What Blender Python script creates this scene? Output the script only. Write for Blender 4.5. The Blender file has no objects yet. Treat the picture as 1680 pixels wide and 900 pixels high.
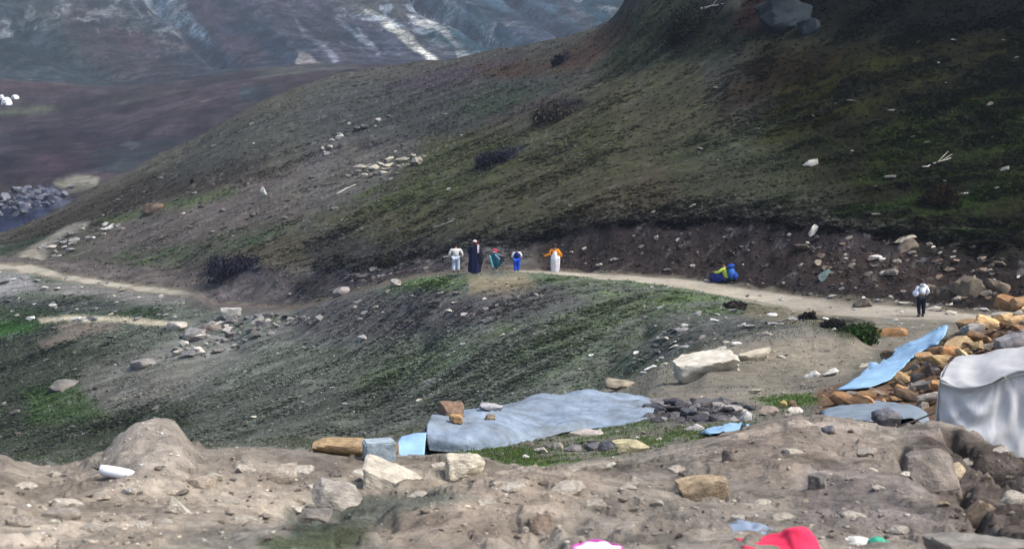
import bpy, bmesh, math, random
import numpy as np
from mathutils import Vector, Matrix, Euler

sc = bpy.context.scene
COL = sc.collection
# ------------------------------------------------------------------ camera
F_PX, PITCH = 2308.0, math.radians(8.0)
CP, SP = math.cos(PITCH), math.sin(PITCH)
cam_d = bpy.data.cameras.new('camera'); cam = bpy.data.objects.new('camera', cam_d); COL.objects.link(cam)
cam_d.sensor_width = 36.0; cam_d.lens = 36.0 * F_PX / 1680.0
cam_d.clip_start = 0.1; cam_d.clip_end = 6000
cam.location = (0, 0, 0); cam.rotation_euler = (math.radians(90) - PITCH, 0, 0)
cam_d.dof.use_dof = True; cam_d.dof.focus_distance = 60; cam_d.dof.aperture_fstop = 5.0
sc.camera = cam
# ------------------------------------------------------------------ sky and sun (thin overcast, light from the upper right behind the hill)
SUN_EL, SUN_AZ = math.radians(54), math.radians(104)      # azimuth from +Y towards +X
w = bpy.data.worlds.new('World'); sc.world = w; w.use_nodes = True
nt = w.node_tree; bg = nt.nodes['Background']
sky = nt.nodes.new('ShaderNodeTexSky'); sky.sky_type = 'NISHITA'; sky.sun_disc = False
sky.sun_elevation = SUN_EL; sky.sun_rotation = SUN_AZ; sky.air_density = 1.0; sky.dust_density = 4.0
nt.links.new(sky.outputs[0], bg.inputs[0]); bg.inputs[1].default_value = 0.15
sd = bpy.data.lights.new('sun', 'SUN'); sun = bpy.data.objects.new('sun', sd); COL.objects.link(sun)
sd.energy = 2.2; sd.angle = math.radians(18); sd.color = (1.0, 0.97, 0.93)
dv = Vector((math.sin(SUN_AZ) * math.cos(SUN_EL), math.cos(SUN_AZ) * math.cos(SUN_EL), math.sin(SUN_EL)))
sun.rotation_euler = (-dv).to_track_quat('-Z', 'Y').to_euler()
sc.view_settings.view_transform = 'Standard'; sc.view_settings.look = 'None'
sc.view_settings.exposure = 0.70; sc.view_settings.gamma = 1.0
sc.cycles.volume_step_rate = 4; sc.cycles.max_bounces = 6; sc.cycles.volume_bounces = 0
sc.cycles.diffuse_bounces = 3; sc.cycles.transparent_max_bounces = 8
HAZE_DENSITY = 0.00024

# ------------------------------------------------------------------ maths helpers
def ray(px, py):
    """slopes (X/Y, Z/Y) of the line of sight through a spot of the photograph (1680x900)"""
    u = (np.asarray(px, float) - 840) / F_PX; v = (450 - np.asarray(py, float)) / F_PX
    d = CP + v * SP
    return u / d, (-SP + v * CP) / d
def unray(a, s):
    v = (s * CP + SP) / (CP - s * SP); d = CP + v * SP
    return 840 + F_PX * a * d, 450 - F_PX * v
def P3(px, py, y):
    a, s = ray(px, py); return Vector((float(a) * y, y, float(s) * y))

def _hash(ix, iy, seed):
    h = (ix.astype(np.int64) * 374761393 + iy.astype(np.int64) * 668265263 + seed * 2147483647) & 0xffffffff
    h = ((h ^ (h >> 13)) * 1274126177) & 0xffffffff
    return ((h ^ (h >> 16)) & 0xffff) / 65535.0
def vnoise(x, y, seed=0):
    x = np.asarray(x, float); y = np.asarray(y, float)
    xi = np.floor(x); yi = np.floor(y); fx = x - xi; fy = y - yi
    fx = fx * fx * fx * (fx * (fx * 6 - 15) + 10); fy = fy * fy * fy * (fy * (fy * 6 - 15) + 10)
    a = _hash(xi, yi, seed); b = _hash(xi + 1, yi, seed); c = _hash(xi, yi + 1, seed); d = _hash(xi + 1, yi + 1, seed)
    return ((a * (1 - fx) + b * fx) * (1 - fy) + (c * (1 - fx) + d * fx) * fy) * 2 - 1
def fbm(x, y, octv=4, seed=0, gain=0.5):
    t = 0; amp = 1; tot = 0
    for o in range(octv):
        c, s_ = math.cos(o * 1.3 + .4), math.sin(o * 1.3 + .4)
        t = t + amp * vnoise((x * c - y * s_) * 2 ** o + 17.3 * o, (x * s_ + y * c) * 2 ** o - 9.1 * o, seed + o * 7)
        tot += amp; amp *= gain
    return t / tot
def ridged(x, y, octv=4, seed=0):
    t = 0; amp = 1; tot = 0
    for o in range(octv):
        t = t + amp * (1 - 2 * np.abs(vnoise(x * 2 ** o + 5.2 * o, y * 2 ** o - 3.7 * o, seed + o * 3))); tot += amp; amp *= .5
    return t / tot
def sm(x, a, b):
    t = np.clip((x - a) / (b - a), 0, 1); return t * t * (3 - 2 * t)

# ------------------------------------------------------------------ terrain: profile lines (px, py, distance), near to far
LN = []
def line(rows, pts): LN.append((rows, pts))     # rows = mesh rows up to the NEXT line
line(14, [(-400, 2600, 1.3), (2100, 2600, 1.3)])
line(52, [(-400, 912, 6), (2100, 912, 6)])
line(14, [(-400, 840, 8), (0, 835, 8), (300, 850, 7.6), (450, 868, 7.2), (520, 862, 7.2), (620, 838, 7.6), (700, 815, 8), (780, 792, 8.5), (860, 776, 9), (930, 772, 9.5), (1000, 790, 9.5), (1100, 800, 9.5), (1680, 810, 9.5), (2100, 830, 9.5)])
line(40, [(-400, 822, 9), (0, 820, 9), (300, 825, 9), (450, 862, 8.8), (520, 866, 8.6), (620, 846, 9), (700, 826, 9.4), (780, 800, 9.8), (860, 781, 10.2), (930, 775, 10.6), (1000, 772, 10.6), (1100, 768, 10.8), (1300, 750, 11), (1680, 775, 11), (2100, 800, 11)])
line(8, [(-400, 742, 12), (-30, 745, 12), (10, 744, 12), (30, 758, 12), (60, 766, 12), (100, 764, 12), (140, 754, 12), (170, 740, 12), (190, 722, 12), (205, 706, 12), (222, 696, 12), (242, 691, 12), (270, 687, 12), (288, 690, 12), (300, 706, 12), (312, 724, 12), (328, 735, 12), (340, 734, 12), (400, 731, 12), (480, 736, 12.2), (540, 742, 12.4), (600, 748, 12.5), (700, 748, 12.5), (760, 749, 12.8), (800, 754, 13), (840, 762, 13), (880, 768, 13.2), (930, 765, 13.4), (1000, 753, 13.6), (1100, 733, 14), (1180, 716, 14), (1230, 706, 14), (1260, 695, 14), (1300, 687, 14), (1350, 683, 14), (1400, 690, 14), (1450, 700, 14), (1475, 703, 13.8), (1510, 694, 13.5), (1560, 694, 13.3), (1600, 706, 13), (1640, 728, 12.8), (1680, 752, 12.5), (1800, 800, 12), (2100, 850, 12)])
line(8, [(-400, 800, 16), (0, 805, 16), (200, 800, 16), (400, 800, 16), (600, 785, 16), (700, 775, 16.5), (800, 772, 17), (880, 776, 17), (1000, 766, 17), (1100, 750, 17.5), (1200, 732, 18), (1300, 720, 18), (1400, 720, 18), (1500, 725, 17.5), (1680, 765, 16.5), (2100, 850, 16)])
line(30, [(-400, 860, 24), (0, 860, 24), (300, 830, 24), (500, 790, 24), (600, 762, 23), (700, 752, 22.5), (800, 752, 22), (880, 757, 21.5), (1000, 742, 21.5), (1100, 724, 22), (1200, 708, 23), (1300, 700, 24), (1400, 700, 24), (1500, 700, 24), (1600, 712, 22.5), (1680, 725, 22), (2100, 800, 22)])
line(6, [(-400, 880, 34), (0, 870, 34), (300, 830, 34), (500, 795, 34), (620, 760, 30), (700, 735, 30), (800, 715, 30), (900, 692, 31), (980, 672, 33), (1060, 658, 34), (1100, 652, 34), (1200, 645, 34), (1300, 642, 34), (1360, 636, 33.5), (1400, 625, 33), (1440, 612, 33), (1480, 596, 33), (1520, 575, 33), (1560, 548, 33), (1600, 532, 33), (1640, 515, 33), (1680, 500, 33), (1800, 470, 33), (2100, 440, 33)])
line(16, [(-400, 890, 38), (0, 880, 38), (300, 835, 38), (500, 800, 38), (620, 770, 35), (700, 755, 35), (800, 735, 35), (900, 710, 35.5), (980, 690, 36.5), (1040, 672, 37), (1060, 655, 37), (1100, 645, 37), (1200, 636, 37), (1300, 632, 37), (1360, 628, 37), (1400, 622, 37), (1440, 602, 37), (1468, 582, 37), (1508, 562, 37), (1546, 541, 37), (1560, 552, 38), (1640, 560, 38), (1680, 560, 38), (2100, 540, 38)])
line(22, [(-400, 880, 50), (0, 860, 50), (300, 820, 50), (500, 790, 48), (700, 730, 47), (900, 690, 46), (1000, 652, 46), (1040, 640, 46), (1080, 615, 46), (1120, 612, 46), (1160, 600, 46), (1230, 583, 46), (1300, 572, 46), (1400, 574, 46), (1500, 568, 46), (1600, 560, 46), (1680, 555, 46), (2100, 540, 46)])
line(40, [(-400, 790, 82), (0, 745, 74), (200, 738, 68), (300, 728, 64), (500, 718, 60), (700, 700, 56), (800, 680, 55), (900, 655, 54), (1000, 640, 53), (1050, 612, 52), (1100, 590, 51), (1150, 568, 50), (1200, 560, 50), (1300, 542, 50), (1400, 545, 50.5), (1500, 545, 50.5), (1680, 540, 51), (2100, 535, 51)])
line(60, [(-400, 640, 100), (0, 620, 90), (200, 620, 82), (400, 605, 76), (600, 585, 70), (800, 560, 64), (1000, 535, 61), (1100, 520, 59), (1200, 522, 57), (1300, 525, 55), (1400, 532, 54), (1500, 535, 54), (1680, 535, 55), (2100, 535, 55)])
line(6, [(-400, 475, 121), (0, 454, 115), (100, 470, 108), (200, 486, 102), (280, 498, 97), (330, 524, 92), (420, 520, 89), (480, 521, 87), (520, 505, 85), (560, 492, 82.5), (620, 475, 79.5), (700, 458, 75), (780, 450, 73), (850, 451, 72.5), (900, 452, 72), (1000, 466, 68.5), (1100, 477, 66), (1200, 499, 63), (1300, 518, 59.5), (1400, 526, 57.8), (1500, 530, 57), (1680, 533, 56.5), (2100, 535, 56)])
line(10, [(-400, 460, 124), (0, 443, 119), (60, 451, 116), (100, 460, 112), (200, 475, 105), (280, 484, 100.5), (320, 487, 98), (350, 507, 94), (420, 508, 91.5), (480, 509, 89.5), (520, 499, 87), (560, 488, 84.5), (620, 470, 81.5), (700, 453, 78), (780, 447, 75.5), (850, 446.5, 74.5), (900, 448, 74), (1000, 459, 71), (1100, 468, 69), (1200, 489, 66), (1300, 508, 62), (1400, 518, 60), (1500, 524, 59), (1680, 530, 58), (2100, 535, 58)])
line(26, [(-400, 440, 130), (0, 431, 124), (60, 434, 121), (100, 448, 115), (200, 464, 107.5), (280, 473, 102.5), (320, 478, 99), (350, 500, 95.5), (420, 502, 93), (480, 504, 91), (520, 495, 88.5), (560, 484, 86.3), (620, 467, 83.5), (700, 450, 80.5), (780, 444.5, 78), (850, 443.5, 77), (900, 444, 76.5), (1000, 449.5, 73.5), (1100, 455, 71.5), (1200, 469, 69.5), (1300, 484, 66.5), (1400, 496, 63.7), (1500, 504, 61.7), (1560, 512, 60.8), (1680, 520, 60), (2100, 528, 60)])
line(44, [(-400, 430, 135), (0, 420, 130), (80, 425, 126), (150, 430, 121), (250, 440, 113), (300, 444, 110), (350, 441, 104), (420, 436, 99.5), (460, 440, 97), (520, 450, 93), (600, 442, 89), (700, 425, 86), (760, 410, 83), (800, 402, 82), (850, 393, 81), (900, 383, 80.5), (1000, 369, 77.5), (1100, 361, 76), (1200, 359, 74), (1300, 366, 71.5), (1400, 378, 69.5), (1500, 388, 68), (1600, 395, 67), (1680, 402, 66), (2100, 420, 66)])
line(54, [(-400, 470, 138), (0, 408, 138), (100, 400, 134), (200, 390, 128), (400, 360, 116), (600, 330, 106), (800, 295, 99), (1000, 260, 94), (1200, 240, 89), (1400, 240, 85), (1680, 240, 82), (2100, 240, 82)])
line(50, [(-400, 468, 142), (0, 394, 148), (100, 360, 148), (200, 325, 148), (400, 240, 146), (600, 200, 142), (800, 170, 130), (1000, 120, 118), (1200, 60, 108), (1400, 40, 102), (1680, 20, 99), (2100, 0, 99)])
line(8, [(-400, 465, 146), (-100, 410, 156), (0, 384, 160), (60, 364, 162), (100, 342, 166), (130, 320, 168), (160, 301, 171), (210, 282, 175), (250, 261, 178), (300, 240, 181), (330, 226, 183), (380, 195, 186), (430, 167, 188), (500, 143, 190), (550, 127, 191), (600, 118, 191), (660, 108, 188), (720, 100, 184), (790, 89, 178), (850, 77, 170), (900, 68, 164), (940, 60, 158), (980, 46, 152), (1005, 28, 148), (1024, 4, 145), (1032, -20, 144), (1060, -60, 142), (1200, -160, 135), (1680, -260, 128), (2100, -300, 128)])
line(8, [(-400, 600, 165), (0, 520, 178), (160, 450, 190), (400, 330, 208), (600, 270, 212), (850, 220, 190), (1000, 180, 170), (1200, 60, 158), (1680, -100, 150), (2100, -100, 150)])
line(24, [(-400, 400, 235), (0, 392, 235), (60, 372, 238), (160, 345, 245), (300, 345, 260), (600, 330, 270), (1000, 300, 270), (1300, 250, 270), (2100, 200, 270)])
line(44, [(-400, 292, 300), (0, 290, 300), (160, 285, 300), (250, 275, 300), (400, 270, 310), (600, 270, 320), (1000, 260, 320), (2100, 200, 320)])
line(12, [(-400, 200, 440), (0, 190, 440), (60, 186, 440), (100, 183, 440), (200, 170, 440), (300, 152, 440), (400, 132, 440), (500, 120, 440), (580, 113, 440), (700, 112, 440), (2100, 112, 440)])
line(8, [(-400, 128, 540), (0, 130, 540), (120, 138, 540), (210, 141, 540), (300, 133, 545), (390, 117, 550), (480, 108, 550), (570, 106, 550), (700, 110, 550), (2100, 110, 550)])
line(86, [(-400, 128, 600), (0, 134, 600), (210, 146, 600), (390, 121, 600), (480, 112, 600), (570, 108, 600), (700, 110, 600), (2100, 110, 600)])
line(20, [(-400, -40, 880), (2100, -40, 880)])
line(6, [(-400, -330, 1250), (300, -300, 1250), (700, -340, 1250), (1100, -280, 1250), (1600, -360, 1250), (2100, -300, 1250)])
line(0, [(-400, 60, 1600), (2100, 60, 1600)])

A0, A1 = float(ray(-230, 450)[0]), float(ray(1910, 450)[0])
NC = 960
acol = np.linspace(A0, A1, NC)
K = len(LN)
LY = np.zeros((K, NC)); LS = np.zeros((K, NC))
ker = np.exp(-0.5 * (np.arange(-6, 7) / 2.0) ** 2); ker /= ker.sum()
for k, (r, pts) in enumerate(LN):
    p = np.array(pts, float); a, s = ray(p[:, 0], p[:, 1])
    ly = np.interp(acol, a, np.log(p[:, 2])); ls = np.interp(acol, a, s)
    f = lambda q: np.convolve(np.pad(q, 6, mode='edge'), ker, 'valid')
    LY[k] = f(ly); LS[k] = f(ls)
for k in range(1, K): LY[k] = np.maximum(LY[k], LY[k - 1] + 0.006)
# monotone cubic through the lines in every column
h = np.diff(LY, axis=0); dl = np.diff(LS, axis=0) / h
m = np.zeros_like(LS); m[0] = dl[0]; m[-1] = dl[-1]
for k in range(1, K - 1):
    ok = dl[k - 1] * dl[k] > 0
    w1 = 2 * h[k] + h[k - 1]; w2 = h[k] + 2 * h[k - 1]
    m[k] = np.where(ok, (w1 + w2) / (w1 / np.where(ok, dl[k - 1], 1) + w2 / np.where(ok, dl[k], 1)), 0)
rowsY = []; rowsS = []; seg = []; segT = []
for k in range(K - 1):
    n = LN[k][0]
    for j in range(n):
        t = j / n
        h00 = 2 * t**3 - 3 * t * t + 1; h10 = t**3 - 2 * t * t + t; h01 = -2 * t**3 + 3 * t * t; h11 = t**3 - t * t
        rowsY.append(LY[k] + t * h[k]); rowsS.append(h00 * LS[k] + h10 * h[k] * m[k] + h01 * LS[k + 1] + h11 * h[k] * m[k + 1])
        seg.append(k); segT.append(t)
rowsY.append(LY[-1]); rowsS.append(LS[-1]); seg.append(K - 1); segT.append(0.0)
TY = np.exp(np.array(rowsY)); TS = np.array(rowsS); seg = np.array(seg); segT = np.array(segT)
NR = len(seg); TX = acol[None, :] * TY
PX, PY = unray(np.broadcast_to(acol[None, :], TS.shape), TS)      # where each ground point is seen, before relief
TZ = TS * TY
lineT = (seg + segT)[:, None] * np.ones((1, NC))

# relief
ca, sa = math.cos(math.radians(16)), math.sin(math.radians(16))
UX = TX * ca + TY * sa; VX = -TX * sa + TY * ca                    # along / across the grain of the slopes
def band(a, b, e=0.35): return sm(lineT, a - e, a + e) * (1 - sm(lineT, b - e, b + e))
near = 1 - sm(TY, 14, 19)
D = near * (0.10 * fbm(TX / .9, TY / 1.3, 5, 3, .55) + 0.025 * ridged(TX / .35, TY / .4, 3, 5) + .012 * fbm(TX / .08, TY / .12, 2, 31))
D *= (0.55 + 0.45 * sm(np.abs(lineT - 4), .0, .5))
shelf = sm(TY, 14, 19) * (1 - sm(TY, 44, 50))
D += shelf * (0.10 * fbm(TX / 1.6, TY / 2.2, 5, 9) + 0.03 * ridged(TX / .5, TY / .7, 3, 12))
pathm = band(12.9, 14.1, .12)
slope = sm(TY, 44, 52) * (1 - sm(lineT, 18.6, 19.5))
nopath = 1 - band(12.6, 14.3, .3) * 0.93
st = fbm(UX / 9, VX / 2.2, 5, 21, .6)
D += slope * nopath * (0.36 * st + 0.09 * ridged(UX / 3.6, VX / 1.1, 4, 23) + 0.06 * fbm(UX / 1.0, VX / .45, 3, 25))
bank = band(14.05, 15.1, .1)
D += bank * (0.28 * ridged(TX / 2.2, TY / 1.6, 4, 27) + .1 * fbm(TX / .5, TY / .5, 3, 29))
D += band(15.5, 18.4) * 0.45 * fbm(UX / 14, VX / 5, 4, 33)
up = sm(PX, 1050, 1500) * band(15.2, 17.9)
D += up * 0.30 * ridged(UX / 2.4, VX / .9, 4, 35)
val = sm(lineT, 19.2, 20.0) * (1 - sm(lineT, 23.8, 24.4))
D += val * (1.2 * fbm(TX / 26, TY / 18, 5, 41) + 1.5 * band(19.9, 21.0) * ridged(TX / 9, TY / 9, 4, 43) * (PX < 190))
far = sm(lineT, 24.1, 24.6)
FU = TX * 0.93 + TY * 0.36; FV = -TX * 0.36 + TY * 0.93
D += far * (6.5 * ridged(FU / 95, FV / 330, 5, 51) + 3 * fbm(FU / 30, FV / 60, 5, 53) + 0.9 * ridged(FU / 14, FV / 40, 4, 57) * (.45 + .7 * sm(PX, 560, 760)) + 2.6 * ridged(FU / 34, FV / 120, 3, 59))
def seg_dist(pts):
    d = np.full(PX.shape, 1e9); p = np.array(pts, float)
    for (x0, y0), (x1, y1) in zip(p[:-1], p[1:]):
        vx, vy = x1 - x0, y1 - y0; t = np.clip(((PX - x0) * vx + (PY - y0) * vy) / (vx * vx + vy * vy), 0, 1)
        d = np.minimum(d, np.hypot(PX - x0 - t * vx, PY - y0 - t * vy))
    return d
JX = 9 * fbm(TX / TY * 30, np.log(TY) * 30, 4, 61); JY = 9 * fbm(TX / TY * 30, np.log(TY) * 30, 4, 67)
def carve(pts, wd, depth, mask): # a gully or crevice that follows a line on the ground
    global D
    D -= mask * depth * np.exp(-(seg_dist(pts) / wd) ** 2)
farm = (lineT > 24.2)
carve([(215, -60), (260, 10), (320, 60), (385, 112)], 14, 9, farm)
carve([(650, -60), (690, 10), (770, 50), (850, 85)], 12, 13, farm)
carve([(790, -40), (860, 20), (940, 70)], 9, 8, farm)
carve([(-100, 20), (40, 60), (200, 140)], 16, 6, farm)
nearm = (TY < 15)
carve([(1480, 745), (1500, 775), (1540, 800), (1580, 800)], 9, .20, nearm)
carve([(1560, 712), (1600, 745), (1650, 775), (1700, 800)], 11, .22, nearm)
carve([(1575, 800), (1600, 840), (1640, 880)], 10, .15, nearm)
carve([(840, 870), (880, 868), (910, 880)], 13, .09, nearm)
carve([(560, 830), (640, 845), (560, 870)], 10, .06, nearm)
carve([(480, 838), (520, 830), (560, 834)], 12, .10, nearm)
mdm = (TY > 36) & (TY < 56)
carve([(1165, 606), (1205, 592), (1260, 578), (1330, 566), (1390, 568)], 26, -.50, mdm)
carve([(1180, 642), (1240, 636), (1300, 630)], 18, .10, mdm)
slp = (lineT > 9) & (lineT < 12.9)
carve([(500, 760), (640, 640), (700, 560)], 22, .5, slp); carve([(120, 760), (260, 650), (380, 560)], 22, .5, slp)
carve([(950, 640), (1010, 590), (1060, 540)], 16, .4, slp)
rough = near * sm(PX, 1480, 1560) * sm(PY, 700, 730)
D += rough * (.09 * ridged(TX / .35, TY / .3, 4, 113) - .05)
D += near * .05 * (sm(fbm(TX / .5, TY / .7, 4, 115, .6), .12, .2) - .3) * .6
TZ = TZ + D
PX, PY = unray(np.broadcast_to(acol[None, :], TS.shape), TZ / TY)   # where the finished ground is seen

def hit(px, py, lo=1.4):
    """first ground point along the line of sight through (px, py)"""
    a, s = ray(px, py); a = float(a); s = float(s)
    i = int(np.clip(round((a - A0) / (A1 - A0) * (NC - 1)), 0, NC - 1))
    y = TY[:, i]; q = TZ[:, i] / y
    idx = np.where((q >= s) & (y > lo))[0]
    if len(idx) == 0: return Vector((a * 600, 600, s * 600))
    j = idx[0]
    if j > 0 and y[j - 1] > lo and q[j] > q[j - 1]:
        t = float(np.clip((s - q[j - 1]) / (q[j] - q[j - 1]), 0, 1)); yy = y[j - 1] + t * (y[j] - y[j - 1])
    else: yy = float(y[j])
    return Vector((a * yy, yy, s * yy))
def ground_z(x, y):
    a = x / y; i = int(np.clip(round((a - A0) / (A1 - A0) * (NC - 1)), 0, NC - 1))
    return float(np.interp(y, TY[:, i], TZ[:, i]))
def mpp(y): return y / F_PX       # metres per photo pixel at distance y

# ------------------------------------------------------------------ ground colours (surface colours, laid down patch by patch; shade painted into the upper-right hill)
def lin(c):
    c = np.asarray(c, float) / 255; return np.where(c <= .04045, c / 12.92, ((c + .055) / 1.055) ** 2.4)
def L4(c): return tuple(float(v) for v in lin(c)) + (1,)
C = np.zeros(PX.shape + (3,))
VEG = np.zeros(PX.shape)             # how much low vegetation grows
def basec(mask, col, veg=0):
    global C, VEG
    mk = mask[..., None] if mask.dtype != bool else mask.astype(float)[..., None]
    C = C * (1 - mk) + lin(col) * mk; VEG = VEG * (1 - mk[..., 0]) + veg * mk[..., 0]
def inpoly(p, X, Y):
    r = np.zeros(X.shape, bool); n = len(p)
    for i in range(n):
        x0, y0 = p[i]; x1, y1 = p[(i + 1) % n]
        if y0 == y1: continue
        c = ((y0 > Y) != (y1 > Y)) & (X < (x1 - x0) * (Y - y0) / (y1 - y0) + x0); r ^= c
    return r
def paint(lo, hi, poly, col, k=1.0, feather=10, jit=1.0, veg=None, stretch=None):
    """a patch of ground of its own colour; poly is its outline, lo..hi the profile lines it lies between"""
    global C, VEG
    p = np.array(poly, float); mg = feather * 2 + 14 * jit
    sel = (lineT >= lo) & (lineT <= hi) & (PX > p[:, 0].min() - mg) & (PX < p[:, 0].max() + mg) & (PY > p[:, 1].min() - mg) & (PY < p[:, 1].max() + mg)
    if not sel.any(): return
    X = PX[sel] + JX[sel] * jit; Y = PY[sel] + JY[sel] * jit * .6
    ins = inpoly(poly, X, Y); d = np.full(X.shape, 1e9)
    for i in range(len(p)):
        x0, y0 = p[i]; x1, y1 = p[(i + 1) % len(p)]; vx, vy = x1 - x0, y1 - y0
        t = np.clip(((X - x0) * vx + (Y - y0) * vy) / max(vx * vx + vy * vy, 1e-6), 0, 1)
        d = np.minimum(d, np.hypot(X - x0 - t * vx, Y - y0 - t * vy))
    d = np.where(ins, d, -d); mk = sm(d, -feather, feather) * k
    if stretch:
        mk = mk * sm(fbm(UX[sel] / stretch, VX[sel] / stretch * 3.4, 4, 71, .6), -.25, .25)
    C[sel] = C[sel] * (1 - mk[:, None]) + lin(col) * mk[:, None]
    if veg is not None: VEG[sel] = VEG[sel] * (1 - mk) + veg * mk
one = np.ones(PX.shape)
basec(one, (132, 124, 113))
basec(sm(TY, 14.5, 17), (112, 108, 98), .2)
basec(sm(lineT, 9.6, 10.2), (94, 99, 89), .75)
basec(band(14.6, 25, .2), (86, 84, 74), .8)
basec(sm(lineT, 19.0, 19.6), (72, 62, 64), 0)
basec(sm(lineT, 22.6, 23.0), (74, 74, 70), 0)
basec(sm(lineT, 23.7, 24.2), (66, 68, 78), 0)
# foreground bank
paint(0, 5, [(-300, 770), (500, 765), (520, 860), (300, 930), (-300, 930)], (160, 148, 132), .75, 30, 2)
paint(0, 5, [(560, 800), (700, 790), (860, 770), (1000, 775), (900, 880), (500, 910)], (150, 136, 120), .7, 24, 2)
paint(0, 5, [(190, 690), (300, 690), (320, 760), (180, 770)], (165, 155, 142), .8, 12)
paint(0, 5, [(1200, 690), (1400, 690), (1500, 760), (1300, 800), (1150, 770)], (140, 127, 114), .7, 30, 2)
paint(0, 5, [(1500, 700), (1620, 720), (1750, 780), (1750, 900), (1560, 860), (1490, 780)], (88, 78, 72), .75, 20, 2)
paint(0, 5, [(1330, 760), (1480, 780), (1560, 860), (1300, 880)], (120, 112, 108), .7, 24, 2)
paint(0, 5, [(300, 870), (620, 850), (640, 915), (240, 915)], (118, 116, 108), .7, 20, 2)
paint(0, 5, [(470, 838), (600, 812), (740, 800), (780, 815), (660, 848), (560, 872), (470, 884)], (78, 86, 78), .75, 12, 2, .4)
paint(0, 5, [(430, 885), (520, 868), (600, 862), (610, 885), (520, 920), (420, 920)], (66, 80, 50), .7, 16, 2.2, .8)
paint(0, 5, [(560, 760), (800, 750), (830, 775), (700, 800), (560, 800)], (158, 146, 128), .6, 12, 1)
# shelf with grass and dirt
paint(5, 8, [(640, 735), (700, 715), (860, 735), (900, 770), (640, 770)], (74, 92, 52), .8, 8, 1, .9)
paint(5, 8, [(820, 745), (960, 712), (1100, 705), (1250, 690), (1260, 712), (1120, 735), (980, 752), (880, 775)], (82, 104, 58), .8, 8, 1.2, .95, .9)
paint(5, 8, [(880, 700), (1060, 683), (1080, 700), (960, 712), (860, 722)], (78, 96, 58), .7, 8, 1, .7)
paint(5, 9, [(1050, 652), (1240, 640), (1340, 640), (1300, 662), (1200, 668), (1080, 662)], (130, 122, 110), .85, 6, .6, 0)
paint(5, 9, [(1230, 655), (1330, 645), (1350, 662), (1280, 672)], (78, 104, 52), .85, 5, .6, .9)
paint(5, 9, [(1060, 660), (1220, 660), (1230, 690), (1060, 695)], (66, 66, 72), .8, 7, .6, 0)
paint(5, 9, [(1340, 640), (1500, 590), (1700, 480), (1700, 720), (1340, 720)], (110, 84, 62), .85, 10, 1, 0)
# trampled dirt between the path and the shelf
paint(7.6, 13, [(1080, 650), (1100, 625), (1160, 590), (1240, 560), (1360, 550), (1300, 510), (1400, 500), (1520, 522), (1640, 530), (1700, 560), (1700, 660), (1300, 660)], (116, 110, 98), .9, 9, .8, 0)
paint(8, 11, [(1180, 572), (1320, 556), (1420, 560), (1440, 600), (1340, 620), (1240, 600)], (132, 124, 108), .6, 12, 1)
paint(8, 12, [(1320, 512), (1420, 518), (1450, 552), (1380, 560), (1330, 535)], (70, 72, 62), .8, 8, 1, .6)
# lower slope
S0, S1 = 9.5, 12.95
paint(S0, S1, [(-200, 540), (60, 530), (180, 560), (320, 640), (320, 760), (-200, 760)], (50, 56, 46), .85, 30, 2, .9)
paint(S0, S1, [(300, 640), (560, 620), (760, 650), (700, 720), (300, 745)], (74, 76, 68), .7, 24, 2, .8)
paint(S0, S1, [(150, 600), (230, 575), (340, 560), (420, 580), (300, 650), (160, 680), (100, 660)], (112, 110, 102), .7, 14, 2, .2)
paint(S0, S1, [(30, 640), (120, 620), (170, 680), (60, 700)], (62, 84, 48), .7, 12, 1.5, .9)
paint(S0, S1, [(-100, 500), (100, 490), (260, 505), (270, 525), (80, 535), (-100, 560)], (54, 70, 48), .8, 12, 1, .9)
paint(S0, S1, [(-100, 530), (60, 528), (50, 546), (-100, 560)], (50, 86, 40), .8, 8, 1, .9)
paint(S0, S1, [(60, 521), (120, 517), (190, 520), (262, 524), (300, 531), (280, 535), (180, 528), (100, 526), (66, 530)], (178, 168, 145), .95, 2.5, .35, 0)
paint(S0, S1, [(90, 528), (200, 529), (190, 540), (130, 552), (70, 570), (60, 562), (100, 545)], (116, 104, 94), .7, 5, .7, .2)
paint(S0, S1, [(100, 463), (300, 486), (300, 500), (180, 492), (60, 474), (0, 470)], (112, 108, 104), .8, 6, 1, .1)
paint(S0, S1, [(-100, 448), (40, 446), (60, 470), (0, 490), (-100, 500)], (136, 134, 132), .75, 8, 1, 0)
paint(S0, S1, [(0, 485), (160, 495), (260, 505), (160, 515), (0, 505)], (66, 68, 70), .7, 8, 1, .5)
paint(S0, S1, [(330, 525), (420, 512), (540, 512), (520, 545), (440, 570), (340, 590), (250, 580)], (112, 112, 108), .75, 10, 1.6, .2, 3)
paint(S0, S1, [(640, 462), (700, 452), (780, 452), (740, 470), (680, 480), (600, 500)], (84, 106, 60), .75, 8, 1.6, .9)
paint(S0, S1, [(770, 448), (860, 448), (880, 470), (830, 490), (770, 478)], (136, 124, 98), .75, 9, 2.2, .1)
paint(S0, S1, [(860, 446), (960, 452), (1090, 468), (1200, 486), (1260, 505), (1180, 520), (1060, 505), (950, 478), (880, 462)], (84, 104, 60), .7, 14, 2, .9, 2.5)
paint(S0, S1, [(820, 510), (960, 480), (1080, 500), (1180, 520), (1040, 560), (900, 560), (800, 560)], (84, 95, 68), .7, 22, 2, .8, 4)
paint(S0, S1, [(560, 610), (760, 560), (1000, 560), (1100, 600), (940, 640), (760, 620), (600, 640)], (78, 92, 68), .65, 18, 2, .85, 4)
paint(S0, S1, [(520, 480), (640, 470), (760, 480), (800, 520), (640, 560), (520, 560), (460, 540)], (88, 84, 84), .8, 18, 2, .5)
paint(S0, S1, [(760, 480), (900, 470), (960, 500), (860, 520), (740, 540)], (80, 76, 78), .7, 16, 2, .6)
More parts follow.
